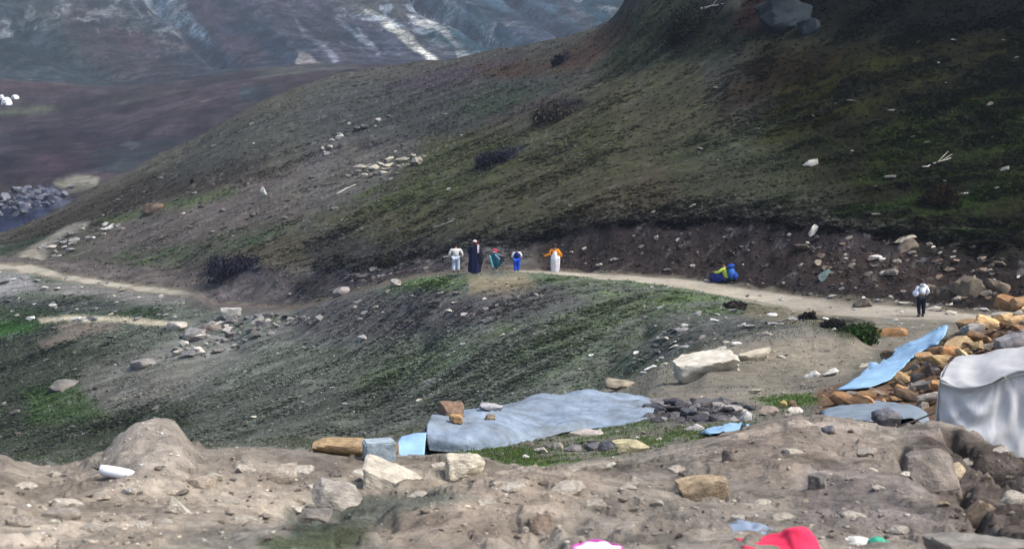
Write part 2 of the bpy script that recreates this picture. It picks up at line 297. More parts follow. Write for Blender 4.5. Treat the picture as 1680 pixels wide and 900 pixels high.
paint(S0, S1, [(1100, 520), (1240, 510), (1320, 530), (1300, 560), (1160, 570), (1080, 600), (1040, 590)], (78, 78, 76), .7, 12, 1.5, .4)
paint(S0, S1, [(1220, 495), (1340, 508), (1380, 520), (1300, 530), (1220, 520)], (112, 104, 86), .7, 8, 1, .3)
# path
mk = band(12.95, 14.02, .06)
basec(mk, (158, 150, 134), 0)
hid = mk * sm(PX, 315, 345) * (1 - sm(PX, 820, 870))
basec(hid, (92, 84, 76), .3)
basec(mk * sm(PX, 1180, 1320), (150, 142, 128), 0)
# cut bank above the path
bk = band(14.03, 15.0, .1)
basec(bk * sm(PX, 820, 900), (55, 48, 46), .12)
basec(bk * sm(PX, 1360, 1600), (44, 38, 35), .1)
basec(bk * (1 - sm(PX, 820, 900)), (90, 84, 80), .3)
paint(13.9, 15.2, [(300, 520), (310, 480), (350, 445), (460, 436), (470, 470), (470, 515)], (86, 80, 80), .8, 14, 1.6, 0)
paint(12.5, 15.2, [(300, 525), (310, 480), (350, 455), (450, 450), (480, 515)], (86, 80, 80), .7, 14, 1.6, 0)
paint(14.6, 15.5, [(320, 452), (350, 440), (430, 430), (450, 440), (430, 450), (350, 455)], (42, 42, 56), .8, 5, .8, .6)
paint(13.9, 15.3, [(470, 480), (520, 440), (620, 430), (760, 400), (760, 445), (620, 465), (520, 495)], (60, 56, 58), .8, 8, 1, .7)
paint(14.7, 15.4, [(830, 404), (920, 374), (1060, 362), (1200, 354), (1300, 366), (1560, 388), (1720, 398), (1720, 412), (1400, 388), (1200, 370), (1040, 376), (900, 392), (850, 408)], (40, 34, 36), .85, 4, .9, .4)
paint(14.1, 15.0, [(1280, 400), (1480, 420), (1560, 470), (1420, 480), (1300, 440)], (70, 58, 52), .5, 14, 2, .05)
# hillside above the path
H0, H1_ = 14.7, 18.9
paint(H0, H1_, [(-200, 440), (40, 400), (160, 370), (300, 330), (440, 290), (440, 250), (300, 262), (160, 320), (0, 392), (-200, 430)], (58, 52, 46), .85, 12, 1.4, .8)
paint(H0, H1_, [(150, 420), (200, 360), (420, 290), (560, 240), (700, 220), (640, 300), (480, 350), (300, 400)], (104, 96, 92), .8, 16, 2, .35)
paint(H0, H1_, [(160, 362), (230, 346), (330, 318), (380, 305), (400, 315), (260, 350), (180, 370)], (88, 102, 66), .7, 8, 1, .8)
paint(H0, H1_, [(170, 440), (180, 420), (220, 405), (300, 408), (400, 385), (490, 365), (520, 372), (420, 405), (300, 425)], (72, 92, 62), .7, 12, 1.8, .85, 3)
paint(H0, H1_, [(380, 420), (500, 380), (600, 380), (560, 430), (440, 440)], (86, 80, 62), .7, 14, 1.5, .7)
paint(H0, H1_, [(500, 400), (560, 370), (640, 380), (740, 390), (640, 440), (520, 440)], (60, 58, 54), .8, 12, 1.5, .8)
paint(H0, H1_, [(20, 432), (40, 410), (70, 392), (90, 378), (120, 364), (150, 362), (140, 378), (100, 392), (80, 410), (70, 428)], (132, 128, 118), .85, 4, .8, 0)
paint(H0, H1_, [(0, 432), (60, 405), (70, 425), (40, 436)], (150, 144, 128), .85, 4, .6, 0)
paint(H0, H1_, [(0, 400), (80, 380), (60, 400), (0, 424)], (50, 62, 50), .8, 6, 1, .8)
paint(H0, H1_, [(540, 250), (640, 225), (720, 240), (680, 290), (600, 310), (440, 340), (420, 320)], (100, 96, 86), .8, 10, 2, .35)
paint(H0, H1_, [(570, 300), (590, 268), (660, 258), (700, 252), (680, 278), (620, 290)], (150, 144, 122), .7, 6, 1.6, 0, 2)
paint(H0, H1_, [(420, 330), (520, 236), (640, 190), (650, 200), (560, 262), (480, 320)], (112, 108, 104), .55, 6, 1.6, .2, 2)
paint(H0, H1_, [(460, 262), (520, 244), (600, 232), (720, 210), (760, 215), (640, 245), (500, 270)], (46, 44, 48), .7, 6, 1.4, .8, 2)
paint(H0, H1_, [(380, 200), (560, 140), (760, 130), (900, 110), (900, 180), (760, 220), (560, 230), (400, 270), (260, 300), (300, 250)], (74, 76, 72), .75, 22, 2, .8)
paint(H0, H1_, [(620, 150), (700, 118), (780, 105), (850, 88), (860, 100), (780, 128), (700, 146)], (84, 70, 80), .55, 12, 1.5, .7)
paint(H0, H1_, [(740, 170), (860, 135), (900, 140), (860, 175), (780, 190)], (76, 90, 66), .5, 16, 1.5, .8)
paint(H0, H1_, [(800, 200), (880, 155), (920, 160), (860, 200), (800, 220)], (100, 80, 74), .4, 12, 1.5, .6)
paint(H0, H1_, [(700, 230), (900, 190), (1000, 120), (1120, 90), (1200, 200), (1100, 330), (900, 370), (640, 400), (520, 360), (640, 310)], (86, 84, 58), .8, 26, 2, .85)
paint(H0, H1_, [(580, 320), (700, 240), (860, 225), (900, 260), (740, 330), (640, 360)], (78, 90, 54), .6, 18, 2, .85, 5)
paint(H0, H1_, [(900, 230), (1000, 190), (1040, 230), (960, 270)], (80, 86, 50), .4, 12, 2, .85)
paint(H0, H1_, [(900, 100), (1020, 30), (1060, 50), (960, 110), (820, 130), (780, 110)], (92, 70, 56), .8, 10, 1.4, .8)
paint(H0, H1_, [(960, 130), (1040, 20), (1100, -20), (1240, 60), (1160, 110), (1050, 110)], (56, 66, 44), .75, 14, 2, .9)
paint(H0, H1_, [(940, 330), (1060, 270), (1240, 280), (1200, 330), (1060, 350), (950, 370)], (90, 78, 62), .5, 20, 2, .6)
paint(H0, H1_, [(1080, 240), (1300, 180), (1400, 250), (1300, 340), (1120, 330)], (70, 76, 52), .6, 20, 2, .8)
paint(H0, H1_, [(1200, 60), (1400, 40), (1800, -30), (1800, 420), (1500, 390), (1400, 350), (1260, 200)], (38, 40, 17), .9, 50, 3, .95)
paint(H0, H1_, [(1280, 130), (1440, 90), (1700, 30), (1700, 70), (1500, 140), (1400, 190), (1240, 240)], (70, 70, 22), .75, 20, 2, .95, 5)
paint(H0, H1_, [(1440, 220), (1560, 150), (1720, 130), (1720, 300), (1560, 340), (1400, 320)], (50, 66, 22), .75, 20, 2, .95, 4)
paint(H0, H1_, [(1350, 330), (1600, 300), (1700, 330), (1700, 380), (1520, 385), (1380, 365)], (52, 76, 30), .8, 14, 2, .95, 4)
paint(H0, H1_, [(1230, 20), (1380, -60), (1800, -60), (1800, 90), (1640, 60), (1480, 70), (1360, 60)], (12, 12, 6), .95, 30, 2, .95)
paint(H0, H1_, [(1540, 200), (1620, 160), (1760, 120), (1760, 380), (1620, 340)], (24, 30, 12), .6, 30, 3, .95, 5)
paint(H0, H1_, [(1180, 150), (1260, 90), (1400, 80), (1380, 120), (1260, 160), (1180, 200)], (50, 34, 18), .7, 16, 2, .9)
paint(H0, H1_, [(1040, 60), (1150, 0), (1230, 20), (1200, 80), (1120, 100)], (32, 32, 30), .8, 14, 2, .95)
paint(H0, H1_, [(1200, 50), (1240, -20), (1290, -20), (1240, 60)], (44, 14, 12), .8, 10, 2, .6)
paint(H0, H1_, [(870, 198), (890, 172), (940, 160), (966, 168), (950, 184), (910, 198)], (38, 36, 40), .85, 4, .8, .95)
paint(H0, H1_, [(775, 284), (780, 262), (820, 244), (860, 236), (862, 246), (820, 268), (800, 282)], (44, 42, 54), .85, 5, .8, .95)
paint(H0, H1_, [(905, 112), (908, 95), (930, 84), (940, 90), (925, 102)], (34, 32, 44), .85, 4, .8, .95)
# valley floor
paint(19.2, 22, [(-200, 340), (80, 335), (130, 290), (100, 320), (60, 380), (-200, 390)], (60, 68, 100), .9, 8, 1, 0)
paint(19.2, 22, [(20, 320), (60, 305), (110, 312), (120, 330), (70, 360), (20, 345)], (104, 110, 128), .8, 6, 1.2, 0, 4)
paint(19.2, 22.4, [(90, 300), (120, 288), (165, 292), (160, 304), (110, 316)], (150, 146, 128), .9, 4, .6, 0)
paint(20.9, 23, [(-200, 230), (160, 200), (330, 210), (400, 160), (360, 250), (200, 300), (-200, 300)], (62, 55, 64), .7, 26, 3)
paint(20.9, 23, [(20, 290), (60, 240), (140, 235), (130, 270), (90, 290)], (80, 58, 66), .5, 20, 3)
paint(20.9, 23, [(160, 250), (300, 230), (260, 290), (160, 300)], (54, 66, 66), .6, 16, 3)
paint(20.9, 23.2, [(190, 240), (210, 228), (232, 238), (215, 244)], (110, 118, 122), .6, 3, .6)
paint(22, 25, [(-100, 190), (0, 182), (60, 172), (100, 180), (50, 190), (-100, 200)], (92, 98, 76), .8, 6, .6)
paint(22, 24.2, [(140, 178), (240, 155), (340, 142), (440, 130), (440, 138), (330, 152), (220, 172), (140, 185)], (88, 88, 76), .55, 8, 1)
paint(20.9, 24.2, [(390, 160), (395, 143), (430, 138), (450, 150), (430, 170), (400, 172)], (46, 60, 66), .7, 6, .8)
paint(22, 24.2, [(-200, 132), (120, 130), (130, 150), (-200, 155)], (84, 66, 66), .7, 8, 1)
paint(22, 24.2, [(440, 112), (580, 105), (600, 118), (480, 130), (400, 140)], (90, 94, 82), .6, 8, 1)
# far slopes
F0, F1 = 24.0, 28
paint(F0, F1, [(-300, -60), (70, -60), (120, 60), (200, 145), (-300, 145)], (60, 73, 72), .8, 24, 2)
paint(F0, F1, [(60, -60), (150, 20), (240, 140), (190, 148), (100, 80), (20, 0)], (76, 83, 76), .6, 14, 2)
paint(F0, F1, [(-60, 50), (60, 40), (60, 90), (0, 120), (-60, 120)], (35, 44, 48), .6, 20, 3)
paint(F0, F1, [(90, 20), (160, 10), (240, 60), (300, 120), (360, 130), (200, 140), (140, 90)], (73, 60, 60), .7, 18, 2)
paint(F0, F1, [(150, -20), (200, 0), (260, 60), (210, 60), (150, 20)], (76, 83, 76), .7, 10, 2)
paint(F0, F1, [(180, 45), (230, 55), (260, 75), (200, 75)], (80, 52, 59), .8, 10, 2)
paint(F0, F1, [(220, 52), (260, 62), (310, 75), (300, 85), (250, 72)], (120, 112, 110), .7, 5, 1.5, None)
paint(F0, F1, [(250, -60), (300, -20), (420, 50), (460, 105), (390, 116), (340, 70), (270, 10)], (73, 60, 70), .8, 16, 2)
paint(F0, F1, [(214, -30), (270, -30), (300, 0), (320, 40), (350, 72), (340, 78), (300, 55), (260, 30)], (150, 172, 188), .85, 6, 1.4, None)
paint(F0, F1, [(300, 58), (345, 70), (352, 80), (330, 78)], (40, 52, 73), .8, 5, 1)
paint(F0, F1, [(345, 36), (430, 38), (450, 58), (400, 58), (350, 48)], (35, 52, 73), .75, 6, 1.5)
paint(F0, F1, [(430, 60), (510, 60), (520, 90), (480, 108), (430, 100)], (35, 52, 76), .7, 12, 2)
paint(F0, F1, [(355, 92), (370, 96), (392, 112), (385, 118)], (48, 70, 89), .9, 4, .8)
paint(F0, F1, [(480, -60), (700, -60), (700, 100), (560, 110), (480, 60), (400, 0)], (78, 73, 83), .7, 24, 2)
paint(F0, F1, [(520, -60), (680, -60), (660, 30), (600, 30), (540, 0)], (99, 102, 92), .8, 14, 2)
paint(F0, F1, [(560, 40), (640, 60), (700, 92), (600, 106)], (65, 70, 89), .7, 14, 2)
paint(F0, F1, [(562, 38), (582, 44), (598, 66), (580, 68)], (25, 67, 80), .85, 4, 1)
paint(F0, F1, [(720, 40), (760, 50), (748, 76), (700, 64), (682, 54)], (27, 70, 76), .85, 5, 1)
paint(F0, F1, [(592, 13), (612, 18), (652, 42), (676, 58), (690, 76), (720, 98), (712, 102), (680, 84), (650, 60), (612, 30)], (205, 205, 192), .95, 2.5, .6)
paint(F0, F1, [(664, 22), (694, 34), (712, 44), (700, 46), (676, 36)], (215, 215, 208), .95, 2, .6)
paint(F0, F1, [(684, 20), (732, 44), (748, 66), (770, 88), (772, 94), (762, 90), (734, 62), (700, 36)], (215, 215, 210), .95, 2, .6)
paint(F0, F1, [(748, 80), (762, 78), (768, 92), (750, 96)], (200, 205, 195), .95, 2, .5)
paint(F0, F1, [(486, 84), (505, 88), (522, 100), (560, 106), (540, 110), (500, 106), (488, 108)], (180, 172, 168), .85, 3, 1)
paint(F0, F1, [(480, 30), (500, 50), (560, 98), (552, 102), (500, 62)], (160, 165, 180), .7, 3, 1.2)
paint(F0, F1, [(585, 44), (600, 60), (628, 92), (620, 90), (596, 68)], (170, 172, 180), .7, 2.5, 1)
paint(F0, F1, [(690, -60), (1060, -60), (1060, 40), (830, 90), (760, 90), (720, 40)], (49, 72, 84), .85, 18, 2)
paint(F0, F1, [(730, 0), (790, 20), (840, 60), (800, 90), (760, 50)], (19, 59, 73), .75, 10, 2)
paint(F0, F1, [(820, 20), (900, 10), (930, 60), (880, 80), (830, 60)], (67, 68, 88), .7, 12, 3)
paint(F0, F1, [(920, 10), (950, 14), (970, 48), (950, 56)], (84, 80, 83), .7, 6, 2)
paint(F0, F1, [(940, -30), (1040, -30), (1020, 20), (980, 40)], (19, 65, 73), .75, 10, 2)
# fine mottling that breaks every patch: lighter and darker soil, tussocks
mot = (1 + 1.3 * sm(PX, 1150, 1500) * (lineT > 15)) * .9 * fbm(UX / 3.4, VX / .9, 5, 81, .6) * sm(TY, 44, 55) * (1 - sm(TY, 190, 240)) + .6 * fbm(TX / .4, TY / .5, 5, 83, .6) * near + .5 * fbm(TX / 1, TY / 1.4, 4, 85) * shelf
C *= np.exp(0.40 * mot)[..., None]
farmot = 1.2 * fbm(FU / 20, FV / 60, 6, 87, .75) * sm(TY, 240, 300)
C *= np.exp(1.1 * farmot)[..., None]
vm_ = fbm(TX / 7, TY / 16, 5, 141, .65) * sm(lineT, 19.4, 20) * (1 - sm(lineT, 23.8, 24.2)); C *= np.exp(.9 * vm_)[..., None]
snow = sm(ridged(FU / 13, FV / 60, 5, 89), .50, .58) * far * sm(PX, 500, 640) * (1 - sm(PX, 960, 1010)) * .75 * sm(fbm(FU / 60, FV / 90, 3, 91), -.2, .3)
C = C * (1 - snow[..., None]) + lin((165, 178, 190)) * snow[..., None]
grav = sm(fbm(UX / 1.2, VX / .5, 4, 93, .7), .32, .5) * slope * nopath * (1 - sm(PX, 900, 1300) * (lineT > 15)) * .35
C = C * (1 - grav[..., None]) + lin((140, 138, 134)) * grav[..., None]
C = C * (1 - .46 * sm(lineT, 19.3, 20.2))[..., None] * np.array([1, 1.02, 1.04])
# rock ribs on the far slopes, with crisp edges
rib = sm(ridged(FU / 9 + .6 * fbm(FU / 20, FV / 20, 3, 97), FV / 34, 5, 99), .46, .52) * sm(fbm(FU / 45, FV / 80, 3, 98), -.05, .15) * far * .7
C = C * (1 - rib[..., None]) + lin((112, 116, 118)) * rib[..., None] * .8
rib2 = sm(fbm(FU / 12, FV / 30, 5, 103, .6), .18, .26) * far * .6
C = C * (1 - rib2[..., None]) + C * .45 * rib2[..., None]
# ragged edges of the trodden path
eg = np.abs(lineT - 13.5) * 2 + .55 * fbm(TX / 1.5, TY / 1.5, 4, 107) + .3 * (1 - sm(PX, 200, 500))
em = sm(eg, .72, 1.0) * (lineT > 12.9) * (lineT < 14.1) * .8
C = C * (1 - em[..., None]) + lin((104, 98, 86)) * em[..., None]
spill = sm(.5 * fbm(TX / 1.2, TY / 1.2, 4, 109) + .35 - np.abs(lineT - 12.97) * 1.6, 0, .2) * (lineT > 12.2) * (lineT < 13.01) * sm(PX, 900, 1000) * .6
C = C * (1 - spill[..., None]) + lin((150, 142, 126)) * spill[..., None]
# dry pale crust and damp darker soil on the near bank
cr_ = sm(fbm(TX / .9, TY / .7, 5, 117, .6), .08, .3) * near; C = C * (1 + .34 * cr_[..., None])
dp_ = sm(fbm(TX / 1.1, TY / .9, 5, 119, .62), .12, .34) * near; C = C * (1 - .36 * dp_[..., None])
rt_ = sm(PX, 1490, 1580) * sm(PY, 700, 740) * near; C = C * (1 - (.12 * rt_)[..., None])
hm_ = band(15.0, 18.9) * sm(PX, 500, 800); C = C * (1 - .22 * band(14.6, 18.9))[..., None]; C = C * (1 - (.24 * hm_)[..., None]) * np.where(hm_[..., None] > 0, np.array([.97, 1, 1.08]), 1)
ur_ = band(15.2, 18.9) * sm(PX, 1150, 1450); C = C * (1 - (.42 * ur_)[..., None]) * (1 - ur_[..., None] * np.array([0, 0, .25]))  # hillside shadow multiplied into the colour at upper right, over dark growth
C = np.clip(C, .0015, .85)

# ------------------------------------------------------------------ materials
def new_mat(name, rough=.9):
    m_ = bpy.data.materials.new(name); m_.use_nodes = True; t = m_.node_tree; b = t.nodes['Principled BSDF']
    b.inputs['Roughness'].default_value = rough; b.inputs['Specular IOR Level'].default_value = .25
    return m_, t, b
def N(t, typ, **kw):
    n = t.nodes.new(typ)
    for k, v in kw.items():
        if k in n.inputs: n.inputs[k].default_value = v
        else: setattr(n, k, v)
    return n
def ground_mat(name, scale, var=.5, bump=.02, stretch=(1, 1, 1), lo=.3, hi=.7):
    m_, t, b = new_mat(name, .95); L = t.links.new; b.inputs['Specular IOR Level'].default_value = .04
    at = N(t, 'ShaderNodeAttribute', attribute_name='albedo')
    tc = N(t, 'ShaderNodeTexCoord'); mp = N(t, 'ShaderNodeMapping'); mp.inputs['Scale'].default_value = stretch; mp.inputs['Rotation'].default_value = (0, 0, -math.radians(16) if stretch != (1, 1, 1) else 0)
    L(tc.outputs['Object'], mp.inputs[0])
    n1 = N(t, 'ShaderNodeTexNoise', Scale=scale, Detail=8.0, Roughness=.7); n2 = N(t, 'ShaderNodeTexNoise', Scale=scale * 5.3, Detail=6.0, Roughness=.75)
    L(mp.outputs[0], n1.inputs['Vector']); L(mp.outputs[0], n2.inputs['Vector'])
    r1 = N(t, 'ShaderNodeMapRange'); r1.inputs[1].default_value = lo; r1.inputs[2].default_value = hi; r1.inputs[3].default_value = 1 - var; r1.inputs[4].default_value = 1 + var
    r2 = N(t, 'ShaderNodeMapRange'); r2.inputs[1].default_value = lo; r2.inputs[2].default_value = hi; r2.inputs[3].default_value = 1 - var * .8; r2.inputs[4].default_value = 1 + var * .8
    L(n1.outputs[0], r1.inputs[0]); L(n2.outputs[0], r2.inputs[0])
    mu = N(t, 'ShaderNodeMath', operation='MULTIPLY'); L(r1.outputs[0], mu.inputs[0]); L(r2.outputs[0], mu.inputs[1])
    vm = N(t, 'ShaderNodeVectorMath', operation='SCALE'); L(at.outputs['Color'], vm.inputs[0]); L(mu.outputs[0], vm.inputs['Scale'])
    L(vm.outputs[0], b.inputs['Base Color'])
    bp = N(t, 'ShaderNodeBump', Strength=1.0, Distance=bump); ad = N(t, 'ShaderNodeMath', operation='ADD')
    L(n1.outputs[0], ad.inputs[0]); L(n2.outputs[0], ad.inputs[1]); L(ad.outputs[0], bp.inputs['Height']); L(bp.outputs[0], b.inputs['Normal'])
    return m_
MG = ground_mat('trodden_soil', 2.2, .38, .05)
MS = ground_mat('slope_turf', .9, .45, .12, (.45, 1.3, 1.3))
MPTH = ground_mat('path_dust', 3.0, .22, .04)
MV = ground_mat('valley_turf', .22, .45, .8, (.5, 1.4, 1))
MF = ground_mat('mountain_turf', .09, .6, 2.0, (1, 1, 1), .4, .6)

def cprop(o, **kw):
    for k, v in kw.items():
        if v is not None: o[k] = v
def part_of_grid(name, k0, k1, mat):
    r0 = int(np.where(seg >= k0)[0][0]); r1 = int(np.where(seg >= k1)[0][0]); n = r1 - r0 + 1
    co = np.stack([TX[r0:r1 + 1], TY[r0:r1 + 1], TZ[r0:r1 + 1]], -1).reshape(-1, 3)
    i = np.arange(n - 1)[:, None] * NC + np.arange(NC - 1)[None, :]
    q = np.stack([i, i + 1, i + NC + 1, i + NC], -1).reshape(-1, 4)
    me = bpy.data.meshes.new(name); me.vertices.add(len(co)); me.vertices.foreach_set('co', co.astype(np.float32).ravel())
    me.loops.add(q.size); me.polygons.add(len(q)); me.loops.foreach_set('vertex_index', q.astype(np.int32).ravel())
    me.polygons.foreach_set('loop_start', np.arange(0, q.size, 4, dtype=np.int32)); me.polygons.foreach_set('use_smooth', np.ones(len(q), bool))
    me.update(); at = me.color_attributes.new('albedo', 'FLOAT_COLOR', 'POINT')
    cc = np.ones((len(co), 4), np.float32); cc[:, :3] = C[r0:r1 + 1].reshape(-1, 3); at.data.foreach_set('color', cc.ravel())
    me.materials.append(mat); o = bpy.data.objects.new(name, me); COL.objects.link(o); o['kind'] = 'structure'
    return o
g_ground = part_of_grid('ground', 0, 10, MG)
g_slope = part_of_grid('terrain', 10, 13, MS)
g_path = part_of_grid('path', 13, 14, MPTH)
g_bank = part_of_grid('terrain', 14, 15, MS)
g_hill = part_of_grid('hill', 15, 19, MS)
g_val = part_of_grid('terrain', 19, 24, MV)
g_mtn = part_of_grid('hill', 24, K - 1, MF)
rnd = random.Random(7); rng = np.random.default_rng(11)
# ------------------------------------------------------------------ generic builders
def mesh_obj(name, verts, faces, mat, parent=None, smooth=False, loc=None):
    me = bpy.data.meshes.new(name); me.from_pydata([tuple(v) for v in verts], [], faces); me.update()
    if smooth: me.polygons.foreach_set('use_smooth', [True] * len(me.polygons))
    if mat: me.materials.append(mat)
    o = bpy.data.objects.new(name, me); COL.objects.link(o)
    if parent: o.parent = parent
    if loc is not None: o.location = loc
    return o
def link_mesh(name, me, parent=None):
    o = bpy.data.objects.new(name, me); COL.objects.link(o)
    if parent: o.parent = parent
    return o
def empty(name, loc, rz=0, label=None, cat=None, group=None):
    o = bpy.data.objects.new(name, None); COL.objects.link(o); o.location = loc; o.rotation_euler = (0, 0, rz); o.empty_display_size = .2
    tag(o, label, cat, group); return o
def tag(o, label=None, cat=None, group=None, kind=None): cprop(o, label=label, category=cat, group=group, kind=kind); return o

def simple_mat(name, col, rough=.85, var=.25, scale=8, bump=.01, objcol=False, translucent=0, stain=None, spec=.25, attr=None):
    m_, t, b = new_mat(name, rough); b.inputs['Specular IOR Level'].default_value = spec; L = t.links.new
    tc = N(t, 'ShaderNodeTexCoord'); n1 = N(t, 'ShaderNodeTexNoise', Scale=scale, Detail=7.0, Roughness=.65); L(tc.outputs['Object'], n1.inputs['Vector'])
    r1 = N(t, 'ShaderNodeMapRange'); r1.inputs[1].default_value = .3; r1.inputs[2].default_value = .7; r1.inputs[3].default_value = 1 - var; r1.inputs[4].default_value = 1 + var; L(n1.outputs[0], r1.inputs[0])
    if objcol: src = N(t, 'ShaderNodeObjectInfo').outputs['Color']
    elif attr: src = N(t, 'ShaderNodeAttribute', attribute_name=attr).outputs['Color']
    else:
        rg = N(t, 'ShaderNodeRGB'); rg.outputs[0].default_value = L4(col); src = rg.outputs[0]
    if stain:
        n2 = N(t, 'ShaderNodeTexNoise', Scale=scale * .35, Detail=5.0, Roughness=.7); L(tc.outputs['Object'], n2.inputs['Vector'])
        r2 = N(t, 'ShaderNodeMapRange'); r2.inputs[1].default_value = .48; r2.inputs[2].default_value = .68; r2.inputs[4].default_value = .6; L(n2.outputs[0], r2.inputs[0])
        mx = N(t, 'ShaderNodeMix', data_type='RGBA'); L(r2.outputs[0], mx.inputs[0]); L(src, mx.inputs[6]); mx.inputs[7].default_value = L4(stain); src = mx.outputs[2]
    vm = N(t, 'ShaderNodeVectorMath', operation='SCALE'); L(src, vm.inputs[0]); L(r1.outputs[0], vm.inputs['Scale']); L(vm.outputs[0], b.inputs['Base Color'])
    bp = N(t, 'ShaderNodeBump', Strength=.8, Distance=bump); L(n1.outputs[0], bp.inputs['Height']); L(bp.outputs[0], b.inputs['Normal'])
    if translucent:
        tr = N(t, 'ShaderNodeBsdfTranslucent'); L(vm.outputs[0], tr.inputs[0]); mx2 = N(t, 'ShaderNodeMixShader'); mx2.inputs[0].default_value = translucent
        L(b.outputs[0], mx2.inputs[1]); L(tr.outputs[0], mx2.inputs[2]); L(mx2.outputs[0], t.nodes['Material Output'].inputs[0])
    return m_
M_ROCK = simple_mat('rock', (0, 0, 0), .9, .5, 3.2, .09, objcol=True, stain=(128, 118, 106))
M_ROCKD = simple_mat('dark_rock', (40, 46, 50), .95, .6, 1.6, .15, spec=.05)
M_ROCKF = simple_mat('rock_stained', (0, 0, 0), .9, .45, 5, .04, objcol=True, stain=(104, 92, 78))
M_LEAF = simple_mat('leaf', (0, 0, 0), .95, .2, 3, .0, attr='albedo', translucent=.35, spec=.05)
M_GRAV = simple_mat('gravel', (0, 0, 0), .9, .3, 9, .01, attr='albedo')

# angular stones: hulls of a few random points, shared meshes
HULLS = []
for s_ in range(22):
    r = random.Random(100 + s_); bm = bmesh.new()
    n = r.randint(10, 15)
    for k in range(n):
        v = Vector((r.gauss(0, 1), r.gauss(0, 1), r.gauss(0, 1))).normalized(); v *= r.uniform(.82, 1.0)
        if s_ % 3 == 0: v = Vector((v.x, v.y, max(-.5, min(.5, v.z)) * 1.6))
        bm.verts.new(v * .5)
    ret = bmesh.ops.convex_hull(bm, input=bm.verts); bmesh.ops.delete(bm, geom=[g for g in ret['geom_interior'] if isinstance(g, bmesh.types.BMVert)], context='VERTS')
    bmesh.ops.dissolve_limit(bm, angle_limit=.12, verts=bm.verts, edges=bm.edges); bmesh.ops.triangulate(bm, faces=bm.faces)
    xs = [max(abs(v.co[i]) for v in bm.verts) for i in range(3)]
    for v in bm.verts: v.co = Vector((v.co.x / xs[0] * .5, v.co.y / xs[1] * .5, v.co.z / xs[2] * .5))
    me = bpy.data.meshes.new('stone'); bm.to_mesh(me); bm.free(); me.materials.append(M_ROCK); HULLS.append(me)
def boulder_mesh(seed, sub=4, planes=11, rough=.05, flat_top=False, mat=None, sharp=.5):
    r = random.Random(seed); bm = bmesh.new(); bmesh.ops.create_icosphere(bm, subdivisions=sub, radius=1)
    pl = [(Vector((r.gauss(0, 1), r.gauss(0, 1), r.gauss(0, .8))).normalized(), r.uniform(.62, .95)) for _ in range(planes)]
    if flat_top: pl.append((Vector((r.uniform(-.1, .1), r.uniform(-.15, .1), 1)).normalized(), .5))
    pl += [(Vector(d), .97) for d in ((1, 0, 0), (-1, 0, 0), (0, 1, 0), (0, -1, 0), (0, 0, 1), (0, 0, -1))]
    d = np.array([v.co[:] for v in bm.verts]); rad = np.full(len(d), 9.0)
    for nrm, h_ in pl:
        c_ = d @ np.array(nrm[:]); rad = np.minimum(rad, np.where(c_ > .02, h_ / np.maximum(c_, .02), 9))
    q = d * rad[:, None]
    nz = fbm(q[:, 0] * 2.1 + q[:, 2] * 1.3 + seed, q[:, 1] * 2.1 - q[:, 2] * 1.7, 5, seed, .6) + .7 * ridged(q[:, 0] * 1.1 + q[:, 2] + seed, q[:, 1] + q[:, 2] * 2.0, 3, seed + 5)
    q = q * (1 + rough * 1.6 * nz)[:, None]
    ext = np.abs(q).max(0); q = q / ext * .5
    for v, c_ in zip(bm.verts, q): v.co = Vector(c_)
    me = bpy.data.meshes.new('boulder'); bm.to_mesh(me); bm.free(); me.materials.append(mat or M_ROCK)
    me.polygons.foreach_set('use_smooth', [True] * len(me.polygons))
    me.set_sharp_from_angle(angle=sharp)
    return me
def put_rock(name, px, py, wp, hp, col, label=None, cat=None, seed=0, me=None, sink=.22, tilt=(0, 0, 0), deep=.8, group=None, parent=None, y=None, lift=0):
    """a rock whose foot is seen at (px, py), wp x hp photo pixels in size"""
    g = hit(px, py) if y is None else P3(px, py, y)
    sink = min(.6, sink + .12); hp = hp * .92; q_ = .22 if g.y < 20 else .12; col = [c_ * (1 - q_) + d_ * q_ for c_, d_ in zip(col, (152, 146, 136))]
    k = mpp(g.y); W = wp * k; Hh = hp * k / max(.3, 1 - sink)
    o = link_mesh(name, me or HULLS[seed % len(HULLS)], parent)
    o.location = (g.x, g.y + .3 * W * deep, g.z + Hh * (.5 - sink) + lift * k)
    o.scale = (W, W * deep, Hh); o.rotation_euler = tuple(math.radians(v) for v in tilt); o.color = L4(col)
    if label: tag(o, label, cat or 'rock', group)
    return o
B = lambda s, **k: boulder_mesh(s, **k)

# ------------------------------------------------------------------ single rocks
CREAM = (204, 197, 180); WHITE = (214, 212, 204); TAN = (170, 142, 104); GREY = (132, 130, 128); DARK = (74, 70, 70); BROWN = (128, 98, 70)
put_rock('boulder', 1158, 612, 104, 38, CREAM, 'large flat-topped cream boulder jutting from the dirt slope', 'boulder', me=B(1, flat_top=True, planes=6, rough=.03), sink=.12, tilt=(4, -9, 10), deep=.9)
put_rock('slab', 1240, 590, 62, 18, (196, 186, 162), 'thin pale slab on the smooth dirt outcrop right of the cream boulder', 'slab', me=B(2, sub=3, flat_top=True), tilt=(0, -10, 5), deep=.8)
put_rock('stone', 1336, 619, 34, 13, WHITE, 'white angular stone, left of the white pair on dirt', 'stone', seed=3, deep=.6)
put_rock('stone', 1366, 616, 32, 13, WHITE, 'white angular stone, right of the white pair on dirt', 'stone', seed=7, deep=.6)
put_rock('stone', 1240, 646, 28, 7, (190, 180, 150), 'small flat cream stone alone on dirt above the grass tuft', 'stone', seed=9, deep=.6)
put_rock('stone', 1332, 636, 18, 7, (120, 116, 110), 'small dark-edged stone on dirt left of the blue sheet', 'stone', seed=10, deep=.6)
